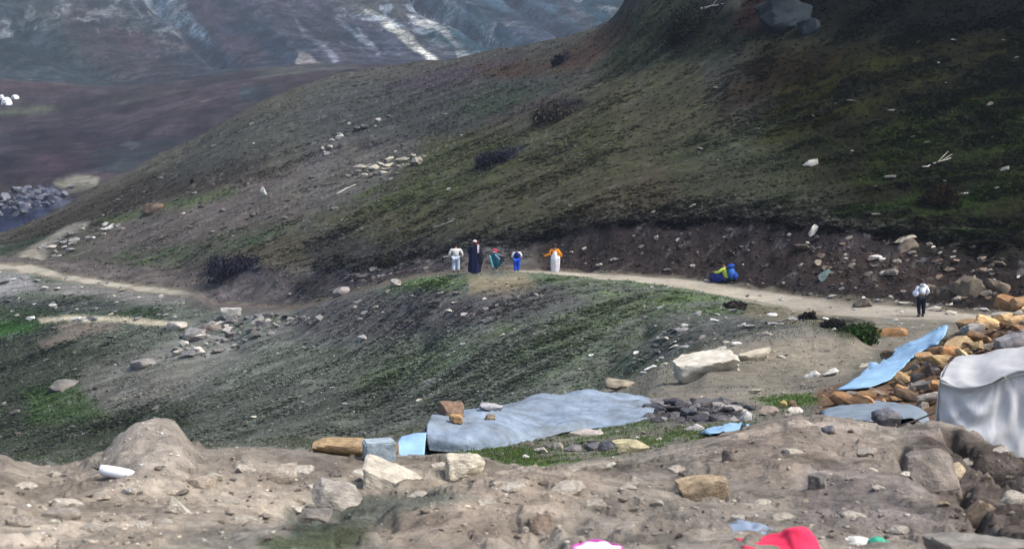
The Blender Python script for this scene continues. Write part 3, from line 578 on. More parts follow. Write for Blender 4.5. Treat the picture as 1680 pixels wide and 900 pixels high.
put_rock('rock', 1464, 551, 58, 15, (156, 112, 66), 'long orange-brown wedge rock lying below the trail', 'rock', me=B(5, sub=3, planes=6), sink=.1, tilt=(0, -6, 8), deep=.4)
put_rock('rock', 1418, 504, 36, 15, (84, 76, 68), 'dark lumpy rock on the trail under the cut bank', 'rock', me=B(6, sub=3, rough=.12), sink=.15)
put_rock('rock', 1353, 458, 20, 20, (120, 150, 150), 'blue-green upright rock at the foot of the cut bank', 'rock', seed=6, sink=.1, tilt=(0, 10, 0))
put_rock('boulder', 1590, 486, 50, 34, (104, 92, 76), 'leaning grey-brown boulder in the bank right of the lone standing hiker', 'boulder', me=B(7, sub=3, planes=7), sink=.15, tilt=(0, -28, 10))
put_rock('boulder', 1640, 480, 44, 26, (88, 76, 64), 'brown half-buried boulder at the right end of the cut bank', 'boulder', me=B(8, sub=3, planes=9), sink=.25)
for q in [(1484, 499, 26, 6, 'white flat stone just left of the lone hiker'), (1533, 509, 34, 7, 'long white flat stone just right of the lone hiker'), (1560, 516, 22, 8, 'short pale stone at the far right trail edge'), (1466, 489, 18, 6, 'small pale stone on the trail verge before the lone hiker')]:
    put_rock('stone', q[0], q[1], q[2], q[3], (196, 190, 176), q[4], 'stone', seed=q[0], deep=.5, sink=.1)
put_rock('stone', 1335, 384, 13, 17, WHITE, 'upright white stone sticking out below the bank lip', 'stone', seed=12, tilt=(0, 25, 0))
put_rock('slab', 1487, 396, 40, 9, (168, 160, 142), 'pale slab sticking out near the top of the bank', 'slab', seed=13, tilt=(0, -14, 0), deep=.6)
put_rock('boulder', 1490, 410, 46, 17, (96, 84, 72), 'brown boulder in the bank right under a pale slab', 'boulder', me=B(9, sub=3), sink=.3, tilt=(0, -16, 0))
put_rock('boulder', 380, 523, 40, 20, (176, 174, 168), 'pale rounded boulder beside the lower left rubble', 'boulder', me=B(10, sub=3, planes=8), sink=.15)
put_rock('rock', 437, 320, 24, 17, (215, 215, 212), 'bright white rock on the left upper hillside', 'rock', seed=14, sink=.1)
put_rock('rock', 250, 350, 44, 18, (104, 84, 66), 'rounded brown rock on the left ridge grass', 'rock', me=B(11, sub=3), sink=.2)
put_rock('slab', 1328, 272, 42, 9, (186, 184, 178), 'lone pale slab on the dark green hillside', 'slab', seed=15, tilt=(0, -14, 0), deep=.6)
put_rock('boulder', 1296, 46, 96, 62, (58, 64, 68), 'large grey outcrop boulder at the top edge of the hillside', 'boulder', me=B(12, rough=.09, planes=14, mat=M_ROCKD), sink=.3, tilt=(0, -20, 0), deep=.9)
put_rock('rock', 1330, 54, 50, 26, (46, 52, 54), 'smaller grey rock at the foot of the top outcrop', 'rock', me=B(13, sub=3, rough=.09, mat=M_ROCKD), sink=.3, tilt=(0, -20, 0))
put_rock('rock', 100, 640, 60, 18, (110, 108, 104), 'grey flat rock low on the left slope', 'rock', me=B(14, sub=3), sink=.3, tilt=(0, -12, 0))
put_rock('rock', 235, 604, 50, 16, (122, 120, 116), 'grey rock in the bare gravel streak of the left slope', 'rock', me=B(15, sub=3), sink=.3, tilt=(0, -12, 0))
put_rock('rock', 288, 541, 36, 14, (190, 182, 172), 'pale pinkish rock at the end of the lower left trail', 'rock', me=B(16, sub=3), sink=.15)
put_rock('rock', 318, 556, 44, 18, (134, 132, 130), 'grey rock under the pale boulder in the left rubble', 'rock', me=B(17, sub=3), sink=.25)
put_rock('rock', 345, 544, 34, 14, (128, 118, 110), 'brown-grey rock in the middle of the left rubble', 'rock', me=B(18, sub=3), sink=.2)
put_rock('rock', 560, 484, 34, 14, (140, 134, 132), 'pale grey rock on the brow left of the hikers', 'rock', me=B(19, sub=3), sink=.25, tilt=(0, -20, 0))
put_rock('rock', 648, 470, 24, 14, (160, 156, 148), 'pale stone on the brow just left of the grass strip', 'rock', seed=16, sink=.2)
put_rock('rock', 592, 560, 22, 12, (150, 152, 152), 'lone grey stone in the middle of the lower slope', 'rock', seed=17, sink=.1)
put_rock('rock', 1022, 636, 60, 14, (150, 138, 118), 'low tan rock behind the right end of the blue tarpaulin', 'rock', me=B(20, sub=3), sink=.3)

# foreground rocks
put_rock('rock', 553, 748, 92, 36, (160, 132, 92), 'large flat brown rock on the crest of the near bank', 'rock', me=B(21, planes=8, flat_top=True, mat=M_ROCKF), sink=.08, tilt=(2, 3, 6), deep=.7, y=12.2)
put_rock('rock', 640, 748, 30, 36, (122, 98, 72), 'narrow brown rock behind the grey-blue block', 'rock', me=B(22, sub=3), sink=.1, y=12.6)
put_rock('slab', 646, 798, 128, 34, (204, 196, 176), 'long cream slab tilted on the near bank below the block', 'slab', me=B(23, planes=7, flat_top=True, rough=.06), sink=.3, tilt=(16, 14, -6), deep=.7)
put_rock('rock', 757, 782, 78, 32, (216, 206, 182), 'chunky bright cream rock right of the cream slab', 'rock', me=B(24, planes=12, rough=.08), sink=.2, tilt=(8, 4, 0), deep=.8)
put_rock('rock', 294, 842, 56, 34, (224, 218, 200), 'bright white pointed rock low on the left near bank', 'rock', seed=4, sink=.25, tilt=(20, 26, 15), deep=.6)
put_rock('rock', 284, 812, 32, 9, (206, 190, 164), 'small cream chip just above the white pointed rock', 'rock', seed=5, sink=.2)
put_rock('rock', 452, 790, 74, 26, (178, 166, 148), 'pale wedge rock with a thin tail on the left near bank', 'rock', me=B(26, sub=3, planes=7), sink=.3, tilt=(10, -14, 0), deep=.7)
put_rock('rock', 325, 800, 56, 26, (172, 158, 140), 'pinkish pale rock half sunk in the left near bank', 'rock', me=B(27, sub=3, planes=8, flat_top=True), sink=.35, deep=.8)
put_rock('rock', 318, 753, 38, 30, (106, 98, 90), 'round dark rock at the foot of the dirt knob', 'rock', me=B(28, planes=14, rough=.04), sink=.1, y=11.9)
put_rock('rock', 548, 832, 96, 30, (160, 154, 144), 'big dusty grey rock under the cream slab', 'rock', me=B(29, planes=9), sink=.35, tilt=(10, 10, 0), deep=.8)
put_rock('rock', 505, 856, 80, 22, (112, 108, 102), 'dark grey rock by the moss on the near bank', 'rock', me=B(30, planes=9), sink=.35, deep=.8)
put_rock('rock', 1156, 812, 84, 36, (176, 152, 118), 'tan rock half sunk in the middle of the right mound', 'rock', me=B(31, planes=8), sink=.3, tilt=(6, -16, 8), deep=.7)
put_rock('boulder', 1536, 800, 112, 66, (118, 110, 102), 'large soil-crusted boulder bulging from the right mound', 'boulder', me=B(32, planes=20, rough=.07), sink=.45, tilt=(0, -8, 0), deep=.8)
put_rock('rock', 1566, 786, 66, 20, (190, 172, 138), 'cream rock edge showing under the soil-crusted boulder', 'rock', me=B(33, sub=3), sink=.3, tilt=(0, -12, 0), deep=.8)
put_rock('rock', 1600, 872, 44, 58, (142, 122, 98), 'tan upright rock in the dark crevice at lower right', 'rock', me=B(34, sub=3, planes=8), sink=.3, tilt=(0, 24, 0), deep=.6)
put_rock('boulder', 1610, 915, 210, 46, (134, 130, 122), 'long grey rock along the bottom right edge', 'boulder', me=B(35, planes=8, flat_top=True), sink=.3, deep=.5)
put_rock('rock', 1342, 800, 34, 26, (118, 114, 114), 'grey knobbly stone in the middle of the right mound', 'rock', me=B(36, sub=3, rough=.1), sink=.3)
put_rock('rock', 1362, 712, 28, 14, (110, 112, 122), 'smooth blue-grey stone near the top of the right mound', 'rock', me=B(37, sub=3), sink=.2)
put_rock('rock', 1198, 756, 26, 18, (104, 96, 90), 'dark brown stone at the left of the right mound', 'rock', me=B(38, sub=3), sink=.3)
put_rock('rock', 100, 850, 70, 20, (158, 150, 138), 'flat dusty rock low at far left of the near bank', 'rock', me=B(39, sub=3, flat_top=True), sink=.35)
put_rock('rock', 30, 862, 44, 18, (164, 154, 142), 'small dusty rock at the far left bottom corner', 'rock', me=B(40, sub=3), sink=.35)
put_rock('rock', 880, 874, 56, 30, (128, 110, 96), 'brown rock in the hollow above the magenta hoop', 'rock', me=B(41, sub=3), sink=.45, deep=.8)
# grass shelf rocks
put_rock('slab', 962, 727, 60, 9, (176, 166, 158), 'flat grey slab resting on stones in the grass', 'slab', me=B(42, sub=3, flat_top=True), sink=.02, lift=12, deep=.7)
put_rock('stone', 940, 740, 34, 14, (116, 112, 116), 'dark stone under the left of the flat grey slab', 'stone', seed=1)
put_rock('stone', 976, 738, 36, 14, (98, 98, 106), 'dark stone under the right of the flat grey slab', 'stone', seed=2)
put_rock('stone', 915, 737, 20, 11, (168, 160, 150), 'small pale stone left of the slab in the grass', 'stone', seed=18)
put_rock('rock', 1035, 742, 64, 18, (178, 170, 132), 'cream-green flat rock right of the grey slab in the grass', 'rock', me=B(43, sub=3), sink=.15, deep=.6)
put_rock('rock', 1000, 738, 40, 16, (76, 80, 92), 'dark blue-grey rock between the slab and the cream-green rock', 'rock', me=B(44, sub=3), sink=.15)
put_rock('stone', 888, 744, 24, 11, (178, 170, 164), 'white round stone in the grass below the tarpaulin', 'stone', seed=19)
put_rock('stone', 862, 752, 14, 8, (206, 204, 196), 'small bright white stone at the left of the grass', 'stone', seed=20)
put_rock('stone', 920, 704, 12, 7, (206, 204, 196), 'small white stone close under the tarpaulin edge', 'stone', seed=21)
put_rock('stone', 983, 709, 11, 7, (206, 204, 196), 'small white stone on grass above the grey slab', 'stone', seed=8)
put_rock('stone', 1140, 706, 36, 11, (210, 204, 204), 'white stone lying in the grass below the dark slates', 'stone', seed=11)
put_rock('stone', 1224, 689, 28, 14, (222, 222, 220), 'bright white stone at the right end of the dark slates', 'stone', seed=15)
put_rock('stone', 1219, 677, 22, 7, (190, 186, 168), 'cream stone on top of the bright white stone by the slates', 'stone', seed=16)
put_rock('stone', 1285, 668, 15, 14, (200, 172, 104), 'yellow stone in the grass tuft right of the slates', 'stone', seed=17)
put_rock('stone', 1308, 667, 26, 14, (168, 132, 96), 'orange-brown stone right of the yellow stone', 'stone', seed=14)
put_rock('stone', 1262, 680, 38, 14, (148, 134, 122), 'brown-grey flat stone under the yellow stone', 'stone', seed=13)
put_rock('stone', 1306, 678, 28, 10, (206, 200, 188), 'pale stone under the orange-brown stone', 'stone', seed=12)
put_rock('stone', 1293, 684, 16, 10, (196, 190, 180), 'small pale pebble left below the pale stone', 'stone', seed=10)
put_rock('stone', 1458, 590, 26, 16, (110, 88, 66), 'dark brown stone at the edge of the blue strip', 'stone', seed=9)
put_rock('stone', 1424, 603, 28, 7, (190, 180, 156), 'flat cream stone just left of the blue strip', 'stone', seed=7)
# rocks on the blue tarpaulin are placed after it (see below)

# ------------------------------------------------------------------ heaps of stones
def heap(name, loc, label, cat): return empty(name, loc, 0, label, cat)
def heap_stones(root, poly, nx, ny, wr, hr, pal, seed, y_jit=.1, lift=.25, maxn=290, ymax=60):
    r = random.Random(seed); p = np.array(poly, float); x0, x1 = p[:, 0].min(), p[:, 0].max(); y0, y1 = p[:, 1].min(), p[:, 1].max(); n = 0
    for j in range(ny):
        for i in range(nx):
            px = x0 + (i + r.uniform(.0, 1)) * (x1 - x0) / nx + (j % 2) * .5 * (x1 - x0) / nx; py = y0 + (j + r.uniform(0, 1)) * (y1 - y0) / ny
            if not inpoly(poly, np.array([px]), np.array([py]))[0] or n >= maxn: continue
            g = hit(px, py)
            if g.y > ymax: continue
            k = mpp(g.y); big = r.random() ** 1.6; W = (wr[0] + (wr[1] - wr[0]) * big) * k; Hh = (hr[0] + (hr[1] - hr[0]) * big) * k
            o = link_mesh('stone', HULLS[r.randrange(22)] if W / k < 34 else BIG[r.randrange(len(BIG))], root)
            o.location = Vector((g.x, g.y + r.uniform(-y_jit, y_jit), g.z + Hh * r.uniform(-.1, .45) + lift * Hh)) - root.location
            o.scale = (W, W * r.uniform(.6, 1), Hh); o.rotation_euler = (r.uniform(-.4, .4), r.uniform(-.35, .3), r.uniform(-1.2, 1.2)); c_ = r.choice(pal); f = r.uniform(.8, 1.15)
            o.color = L4([min(255, v * f) for v in c_]); n += 1
BIG = [B(60 + i, sub=3, planes=7 + i % 5, mat=M_ROCKF, rough=.05, sharp=.45) for i in range(8)]
PALO = [(172, 138, 100), (158, 122, 88), (140, 108, 80), (190, 156, 112), (120, 98, 78), (196, 168, 122), (140, 130, 120), (110, 84, 64), (170, 128, 88), (160, 150, 138)]
rub = heap('rubble_heap', hit(1560, 640), 'tall heap of orange and brown broken stones behind the white tent', 'stone heap')
heap_stones(rub, [(1350, 672), (1402, 654), (1468, 634), (1492, 606), (1518, 588), (1560, 556), (1604, 530), (1640, 508), (1700, 484), (1740, 480), (1740, 610), (1560, 640), (1540, 672), (1440, 676)], 17, 19, (15, 58), (10, 24), PALO, 3)
def special(px, py, wp, hp, col, me, tilt, label):
    g = hit(px, py); k = mpp(g.y); o = link_mesh('stone', me, rub); o.location = g + Vector((0, -.25, hp * k * .5)) - rub.location
    o.scale = (wp * k, wp * k * .7, hp * k); o.rotation_euler = tuple(math.radians(v) for v in tilt); o.color = L4(col); o['label'] = label
special(1642, 524, 46, 20, (158, 152, 146), B(70, sub=3, flat_top=True), (0, -4, 0), 'pale domed stone on top of the heap')
special(1594, 548, 46, 24, (150, 148, 144), B(71, sub=3, planes=7), (0, -8, 20), 'pale grey block in the heap')
special(1578, 586, 44, 14, (200, 184, 140), B(72, sub=3, flat_top=True), (20, 30, 20), 'cream slab leaning in the heap')
special(1656, 578, 54, 34, (142, 140, 142), B(73, sub=3, planes=7), (0, -20, 10), 'blue-grey pointed slab above the tent')
special(1676, 522, 20, 11, (206, 176, 84), B(74, sub=3), (0, 0, 0), 'yellow stone high in the heap')
special(1672, 502, 40, 16, (190, 130, 60), B(75, sub=3), (0, -5, 0), 'orange stone at the top of the heap')
special(1520, 600, 24, 18, (140, 136, 128), HULLS[3], (0, 10, 10), 'small grey angular stone in the heap')
special(1512, 632, 70, 13, (128, 124, 118), B(76, sub=3), (0, -10, 5), 'long grey stone low in the heap')
slt = heap('slate_heap', hit(1130, 685), 'low heap of dark grey slates at the right end of the blue tarpaulin', 'stone heap')
heap_stones(slt, [(1058, 668), (1090, 658), (1140, 660), (1225, 664), (1240, 684), (1180, 692), (1080, 694), (1056, 690)], 15, 5, (16, 44), (7, 16), [(70, 72, 78), (88, 88, 92), (60, 60, 68), (104, 102, 104), (150, 146, 140)], 5, .1, .2)
lft = heap('rubble_heap', hit(420, 545), 'loose grey rubble spilling below the pale boulder on the left slope', 'stone heap')
heap_stones(lft, [(300, 545), (360, 525), (430, 514), (540, 518), (500, 535), (440, 550), (400, 570), (330, 590), (270, 590)], 17, 8, (9, 32), (5, 14), [(146, 144, 140), (120, 118, 116), (176, 172, 164), (98, 98, 100)], 6, .3, .1, ymax=150)
hlr = heap('rock_band', hit(630, 275), 'pale broken rock band across the middle of the hillside', 'rocks')
heap_stones(hlr, [(570, 292), (596, 270), (640, 262), (700, 254), (690, 268), (640, 282), (590, 296)], 14, 5, (8, 30), (4, 11), [(170, 166, 150), (140, 136, 126), (110, 106, 100)], 8, .3, .1, ymax=200)
heap_stones(hlr, [(506, 258), (560, 220), (640, 188), (650, 196), (580, 228), (520, 262)], 12, 6, (7, 20), (4, 9), [(150, 148, 144), (110, 106, 104), (180, 178, 172)], 9, .3, .1, ymax=200)
riv = heap('rock_outcrop', hit(60, 325), 'blue-grey rocky outcrop in the valley at the far left', 'rocks')
heap_stones(riv, [(-20, 330), (30, 308), (80, 306), (120, 312), (90, 335), (40, 350), (-20, 360)], 18, 9, (8, 26), (5, 13), [(82, 88, 104), (66, 72, 90), (108, 112, 124)], 10, 2, .1, ymax=500)

# ------------------------------------------------------------------ stones lying on the ground: parts of the ground they lie on
def part_stone(parent, px, py, wp, hp, col, r):
    g = hit(px, py); k = mpp(g.y); o = link_mesh('stone', HULLS[r.randrange(22)], parent); W = wp * k; Hh = hp * k
    o.location = g + Vector((0, 0, Hh * .18)); o.scale = (W, W * r.uniform(.5, .9), Hh); o.rotation_euler = (r.uniform(-.2, .2), r.uniform(-.35, .15), r.uniform(-.6, .6)); o.color = L4(col)
def scatter(parent, boxes, seed):
    r = random.Random(seed)
    for poly, n, wr, hr, pal in boxes:
        p = np.array(poly, float); c_ = 0; tries = 0
        while c_ < n and tries < n * 12:
            tries += 1; px = r.uniform(p[:, 0].min(), p[:, 0].max()); py = r.uniform(p[:, 1].min(), p[:, 1].max())
            if not inpoly(poly, np.array([px]), np.array([py]))[0]: continue
            b_ = r.random() ** 2.2; f = r.uniform(.78, 1.1); q = r.choice(pal)
            part_stone(parent, px, py, wr[0] + (wr[1] - wr[0]) * b_, hr[0] + (hr[1] - hr[0]) * b_, [min(255, v * f) for v in q], r); c_ += 1
PF = [(176, 164, 148), (154, 144, 132), (196, 184, 164), (134, 126, 118), (212, 206, 190)]
scatter(g_ground, [
    ([(0, 780), (180, 770), (560, 760), (560, 840), (440, 890), (0, 895)], 90, (8, 30), (4, 11), PF),
    ([(560, 790), (700, 780), (900, 780), (900, 890), (640, 890), (600, 850)], 34, (9, 26), (5, 12), PF),
    ([(950, 770), (1200, 730), (1330, 695), (1480, 720), (1500, 890), (950, 890)], 50, (8, 22), (5, 11), PF + [(96, 88, 82)]),
    ([(1500, 710), (1670, 780), (1670, 890), (1560, 880)], 22, (8, 22), (5, 12), [(140, 128, 112), (176, 160, 132), (100, 90, 80)]),
    ([(700, 755), (880, 765), (1000, 755), (1220, 700), (1220, 690), (900, 730), (760, 745)], 14, (7, 16), (4, 8), PF),
    ([(800, 745), (880, 728), (960, 706), (970, 714), (890, 738), (810, 756)], 26, (7, 18), (4, 8), [(150, 146, 140), (120, 114, 106), (100, 92, 84)]),
    ([(1240, 560), (1420, 555), (1440, 640), (1100, 655), (1200, 630)], 18, (8, 22), (3, 8), PF),
], 21)
PS = [(176, 176, 174), (150, 150, 148), (206, 206, 202), (126, 124, 124), (190, 184, 168)]
PH = [(128, 126, 120), (104, 102, 96), (170, 168, 162), (92, 88, 82)]
scatter(g_slope, [
    ([(0, 450), (300, 490), (330, 540), (0, 520)], 48, (8, 26), (3, 8), PS),
    ([(0, 530), (300, 540), (300, 720), (0, 730)], 24, (8, 20), (3, 7), PH),
    ([(300, 540), (760, 480), (1050, 480), (1050, 620), (620, 690), (320, 720)], 34, (6, 16), (3, 6), PS),
    ([(470, 480), (760, 455), (900, 470), (800, 520), (520, 540)], 24, (8, 20), (3, 7), [(170, 164, 156), (140, 134, 130), (196, 190, 176)]),
    ([(1040, 500), (1240, 500), (1330, 525), (1200, 575), (1040, 620)], 50, (8, 30), (3, 9), PS),
    ([(1240, 500), (1400, 515), (1560, 530), (1300, 555)], 14, (8, 20), (3, 7), PS),
], 22)
scatter(g_bank, [
    ([(900, 395), (1200, 372), (1300, 380), (1300, 470), (1200, 460), (900, 440)], 44, (6, 17), (3, 7), [(120, 114, 110), (170, 164, 154), (84, 76, 76)]),
    ([(1300, 380), (1480, 395), (1680, 410), (1680, 500), (1500, 495), (1300, 470)], 90, (8, 28), (4, 12), [(150, 140, 128), (196, 190, 178), (92, 82, 76), (120, 104, 90)]),
    ([(480, 470), (620, 440), (740, 415), (740, 440), (600, 465)], 20, (8, 20), (4, 9), [(140, 136, 132), (110, 104, 104)]),
    ([(1230, 475), (1560, 500), (1660, 515), (1400, 490)], 40, (6, 18), (3, 7), PS),
], 23)
scatter(g_hill, [
    ([(160, 350), (520, 240), (740, 215), (720, 300), (480, 370), (200, 430)], 44, (6, 16), (3, 7), PH),
    ([(20, 425), (150, 365), (220, 360), (100, 420)], 34, (8, 22), (3, 8), PS),
    ([(400, 190), (850, 110), (860, 240), (560, 260), (300, 300)], 14, (5, 12), (2, 5), PH),
    ([(700, 260), (1200, 120), (1260, 340), (760, 390)], 16, (6, 16), (2, 5), PH),
    ([(1200, 80), (1680, 60), (1680, 380), (1250, 340)], 30, (7, 24), (2, 5), PH),
    ([(0, 400), (300, 260), (420, 190), (420, 230), (200, 330)], 14, (5, 12), (2, 5), PH),
], 24)
scatter(g_path, [([(900, 448), (1300, 488), (1560, 510), (1560, 525), (1300, 505), (950, 455)], 22, (6, 14), (3, 5), PS), ([(0, 440), (300, 474), (300, 484), (0, 450)], 14, (6, 14), (3, 5), PS)], 25)

# paler half-buried stones of the near bank
r__ = random.Random(91)
for px, py, wp, hp in [(40, 800, 40, 12), (110, 826, 50, 14), (150, 868, 44, 14), (232, 862, 36, 12), (372, 824, 40, 12), (402, 852, 46, 14), (86, 780, 26, 9), (215, 806, 34, 12), (350, 780, 30, 10), (404, 770, 34, 10), (494, 772, 40, 13), (520, 800, 34, 12), (600, 778, 50, 14), (690, 812, 44, 12), (720, 764, 30, 9), (800, 824, 36, 11), (836, 800, 50, 14), (930, 800, 70, 16), (980, 826, 40, 12), (1030, 800, 34, 11), (1080, 824, 24, 10), (1110, 770, 34, 11), (1250, 826, 40, 12), (1290, 850, 50, 14), (1400, 846, 44, 14), (1440, 800, 26, 10), (1480, 870, 40, 14), (1212, 850, 30, 10), (1300, 742, 34, 11), (1420, 742, 36, 12), (1640, 740, 30, 10), (1660, 820, 44, 18), (1590, 760, 34, 14)]:
    g = hit(px, py); k = mpp(g.y); o = link_mesh('stone', BIG[r__.randrange(8)], g_ground); o.location = g + Vector((0, 0, -hp * k * .05)); o.scale = (wp * k, wp * k * .8, hp * k * 1.2); o.rotation_euler = (.15, r__.uniform(-.2, .2), r__.uniform(-1, 1)); f_ = r__.uniform(.85, 1.08); o.color = L4([v * f_ for v in (178, 170, 156)])
# uncountable small stuff: gravel and low growth
RUN = np.maximum.accumulate(np.where(TY > 1.6, TZ / TY, -9), axis=0)
VIS = (TZ / TY >= RUN - 1e-5)
DQ = np.maximum(np.gradient(TZ / TY, axis=0), 0) * VIS
def sample(weight, n):
    p = (weight * DQ).ravel(); p = p / p.sum(); idx = rng.choice(p.size, n, p=p); r_, c_ = idx // NC, idx % NC
    r2 = np.clip(r_ + 1, 0, NR - 1); c2 = np.clip(c_ + 1, 0, NC - 1); u = rng.random(n); v = rng.random(n)
    def g(A): return (A[r_, c_] * (1 - u) + A[r2, c_] * u) * (1 - v) + (A[r_, c2] * (1 - u) + A[r2, c2] * u) * v
    return g(TX), g(TY), g(TZ), C[r_, c_], VEG[r_, c_]
def np_mesh(name, co, tri, colr, mat, label, cat):
    me = bpy.data.meshes.new(name); me.vertices.add(len(co)); me.vertices.foreach_set('co', co.astype(np.float32).ravel())
    me.loops.add(tri.size); me.polygons.add(len(tri)); me.loops.foreach_set('vertex_index', tri.astype(np.int32).ravel())
    me.polygons.foreach_set('loop_start', np.arange(0, tri.size, 3, dtype=np.int32)); me.update()
    at = me.color_attributes.new('albedo', 'FLOAT_COLOR', 'POINT'); cc = np.ones((len(co), 4), np.float32); cc[:, :3] = colr; at.data.foreach_set('color', cc.ravel())
    me.materials.append(mat); o = bpy.data.objects.new(name, me); COL.objects.link(o); tag(o, label, cat, None, 'stuff'); return o
def tufts(name, weight, n, blades, hgt, rad, wid, label, cat, colf=1.0, tint=None, cvar=.35):
    x, y, z, c, vg = sample(weight, n); s = rng.uniform(.5, 1.35, n) * np.clip(y / 70, .35, 1.6) ** .5
    th = rng.random((n, blades)) * 6.283; out = rng.uniform(.2, 1, (n, blades)) * rad * s[:, None]; hh = rng.uniform(.45, 1.1, (n, blades)) * hgt * s[:, None]; ww = wid * s[:, None] * rng.uniform(.6, 1.3, (n, blades))
    dx, dy = np.cos(th), np.sin(th); bx = x[:, None] + dx * out * .25; by = y[:, None] + dy * out * .25; bz = (z - .02)[:, None] + 0 * th
    v0 = np.stack([bx - dy * ww, by + dx * ww, bz], -1); v1 = np.stack([bx + dy * ww, by - dx * ww, bz], -1); v2 = np.stack([x[:, None] + dx * out, y[:, None] + dy * out, bz + hh], -1)
    co = np.stack([v0, v1, v2], 2).reshape(-1, 3); tri = np.arange(len(co)).reshape(-1, 3)
    cf = np.exp(rng.normal(0, cvar, n))[:, None] * colf; cc = c * cf
    if tint is not None: cc = cc * .5 + lin(tint) * .5 * cf
    cc = np.repeat(np.repeat(cc[:, None], blades, 1) * rng.uniform(.8, 1.2, (n, blades, 1)), 3, 0).reshape(-1, 3) if False else np.repeat(cc, blades * 3, 0)
    return np_mesh(name, co, tri, np.clip(cc, .002, .8), M_LEAF, label, cat)
vs = VEG ** 1.5 * (lineT > 9.4) * (lineT < 18.8) * (.12 + sm(fbm(UX / 5, VX / 2, 4, 131, .6), -.15, .35))
tufts('low_scrub', vs * (lineT < 13), 34000, 5, .055, .22, .06, 'low dark scrub and tussocks covering the lower slope', 'scrub', 1.5, cvar=.22)
tufts('low_scrub', vs * (lineT > 14), 70000, 5, .075, .26, .07, 'low dark scrub and heather covering the hillside', 'scrub', 1.5, cvar=.22)
tufts('grass', VEG ** 1.5 * (lineT > 5) * (lineT < 10) , 26000, 5, .10, .05, .012, 'short green grass on the shelf around the blue tarpaulin', 'grass', 1.1, tint=(88, 102, 54))
tufts('grass', VEG ** 2.5 * (lineT < 4.6) * sm(fbm(TX / .25, TY / .25, 3, 151), -.3, .2), 6500, 6, .035, .03, .006, 'dark moss and grass in the crease of the near bank', 'grass', 1.1)
lip = sm(lineT, 14.82, 14.95) * (1 - sm(lineT, 15.12, 15.25)) * sm(PX, 480, 560)
tufts('overhanging_sod', lip, 9000, 6, .07, .34, .05, 'dark ragged sod hanging over the lip of the cut bank', 'sod', .5, cvar=.4)
gm = ((C[..., 1] > C[..., 0] * 1.12) & (lineT > 9.4) & (lineT < 18.8)) * 1.0
tufts('grass', gm * VEG, 20000, 5, .09, .10, .03, 'short green grass patches on the slopes', 'grass', 1.1, tint=(92, 100, 60))
def gravel(name, weight, n, smin, smax, label, colmul=1.25):
    x, y, z, c, vg = sample(weight, n); hs = []
    base = [np.array([v.co[:] for v in h_.vertices]) for h_ in HULLS[:6]]; tris = [np.array([p.vertices[:] for p in h_.polygons]) for h_ in HULLS[:6]]
    cos = []; trs = []; cols = []; off = 0
    for b_ in range(6):
        sel = np.arange(b_, n, 6); k = len(sel); s = (smin + (smax - smin) * rng.random(k) ** 3) * 1.0
        a_ = rng.random(k) * 6.28; V = base[b_][None] * np.stack([s, s * .8, s * .4], -1)[:, None]
        ca_, sa_ = np.cos(a_)[:, None], np.sin(a_)[:, None]; X = V[..., 0] * ca_ - V[..., 1] * sa_; Y = V[..., 0] * sa_ + V[..., 1] * ca_
        co = np.stack([X + x[sel, None], Y + y[sel, None], V[..., 2] + z[sel, None] + s[:, None] * .12], -1); nv = co.shape[1]
        cos.append(co.reshape(-1, 3)); trs.append((tris[b_][None] + (np.arange(k) * nv)[:, None, None] + off).reshape(-1, 3)); off += k * nv
        cc = np.clip(c[sel] * colmul * np.exp(rng.normal(0, .3, k))[:, None], .02, .7); cols.append(np.repeat(cc, nv, 0))
    return np_mesh(name, np.concatenate(cos), np.concatenate(trs), np.concatenate(cols), M_GRAV, label, 'gravel')
gravel('gravel', (lineT < 4.9) * (1 - VEG) * (TY > 5) * sm(fbm(TX / .8, TY, 3, 95), -.5, .4), 2600, .010, .045, 'pebbles and dirt clods strewn over the near bank')
gravel('gravel', (lineT > 6) * (lineT < 10) * (1 - VEG), 2200, .03, .14, 'small stones on the trodden dirt below the trail')
gravel('gravel', (lineT > 14) * (lineT < 15.1) * (1 - VEG), 3200, .05, .24, 'stones and clods in the cut bank', 1.6)
gravel('gravel', (lineT > 9.8) * (lineT < 13) * (.4 + 0 * VEG), 2600, .04, .20, 'pale stone chips among the lower slope growth', 1.8)
# ------------------------------------------------------------------ cloths, tarpaulins, tent
def grid_obj(name, G, mat, parent=None, thick=.012, smooth=True, loc=None, sub=0):
    """G[row][col] = points"""
    n, m_ = len(G), len(G[0]); o0 = Vector(loc) if loc is not None else Vector((0, 0, 0))
    v = [tuple(Vector(p) - o0) for r in G for p in r]; f = [(i * m_ + j, i * m_ + j + 1, (i + 1) * m_ + j + 1, (i + 1) * m_ + j) for i in range(n - 1) for j in range(m_ - 1)]
    o = mesh_obj(name, v, f, mat, parent, smooth)
    if parent is None: o.location = o0
    if thick: md = o.modifiers.new('thickness', 'SOLIDIFY'); md.thickness = thick; md.offset = 0
    return o
def catrom(pts, n):
    P = [np.array(p, float) for p in pts]; P = [2 * P[0] - P[1]] + P + [2 * P[-1] - P[-2]]; out = []; k = len(P) - 3
    for i in range(n):
        t = i / (n - 1) * k; j = min(int(t), k - 1); t -= j; a, b, c, d = P[j:j + 4]
        out.append(.5 * ((2 * b) + (-a + c) * t + (2 * a - 5 * b + 4 * c - d) * t * t + (-a + 3 * b - 3 * c + d) * t**3))
    return np.array(out)
def loft_px(rows, nu, nv):
    """rows of (px,py,Y) polylines -> smooth grid of world points nv x nu"""
    R = [np.array([P3(*q)[:] for q in catrom(r, nu)]) for r in rows]; R = np.array(R)
    G = np.zeros((nv, nu, 3))
    for j in range(nu): G[:, j] = catrom(R[:, j], nv)
    return G
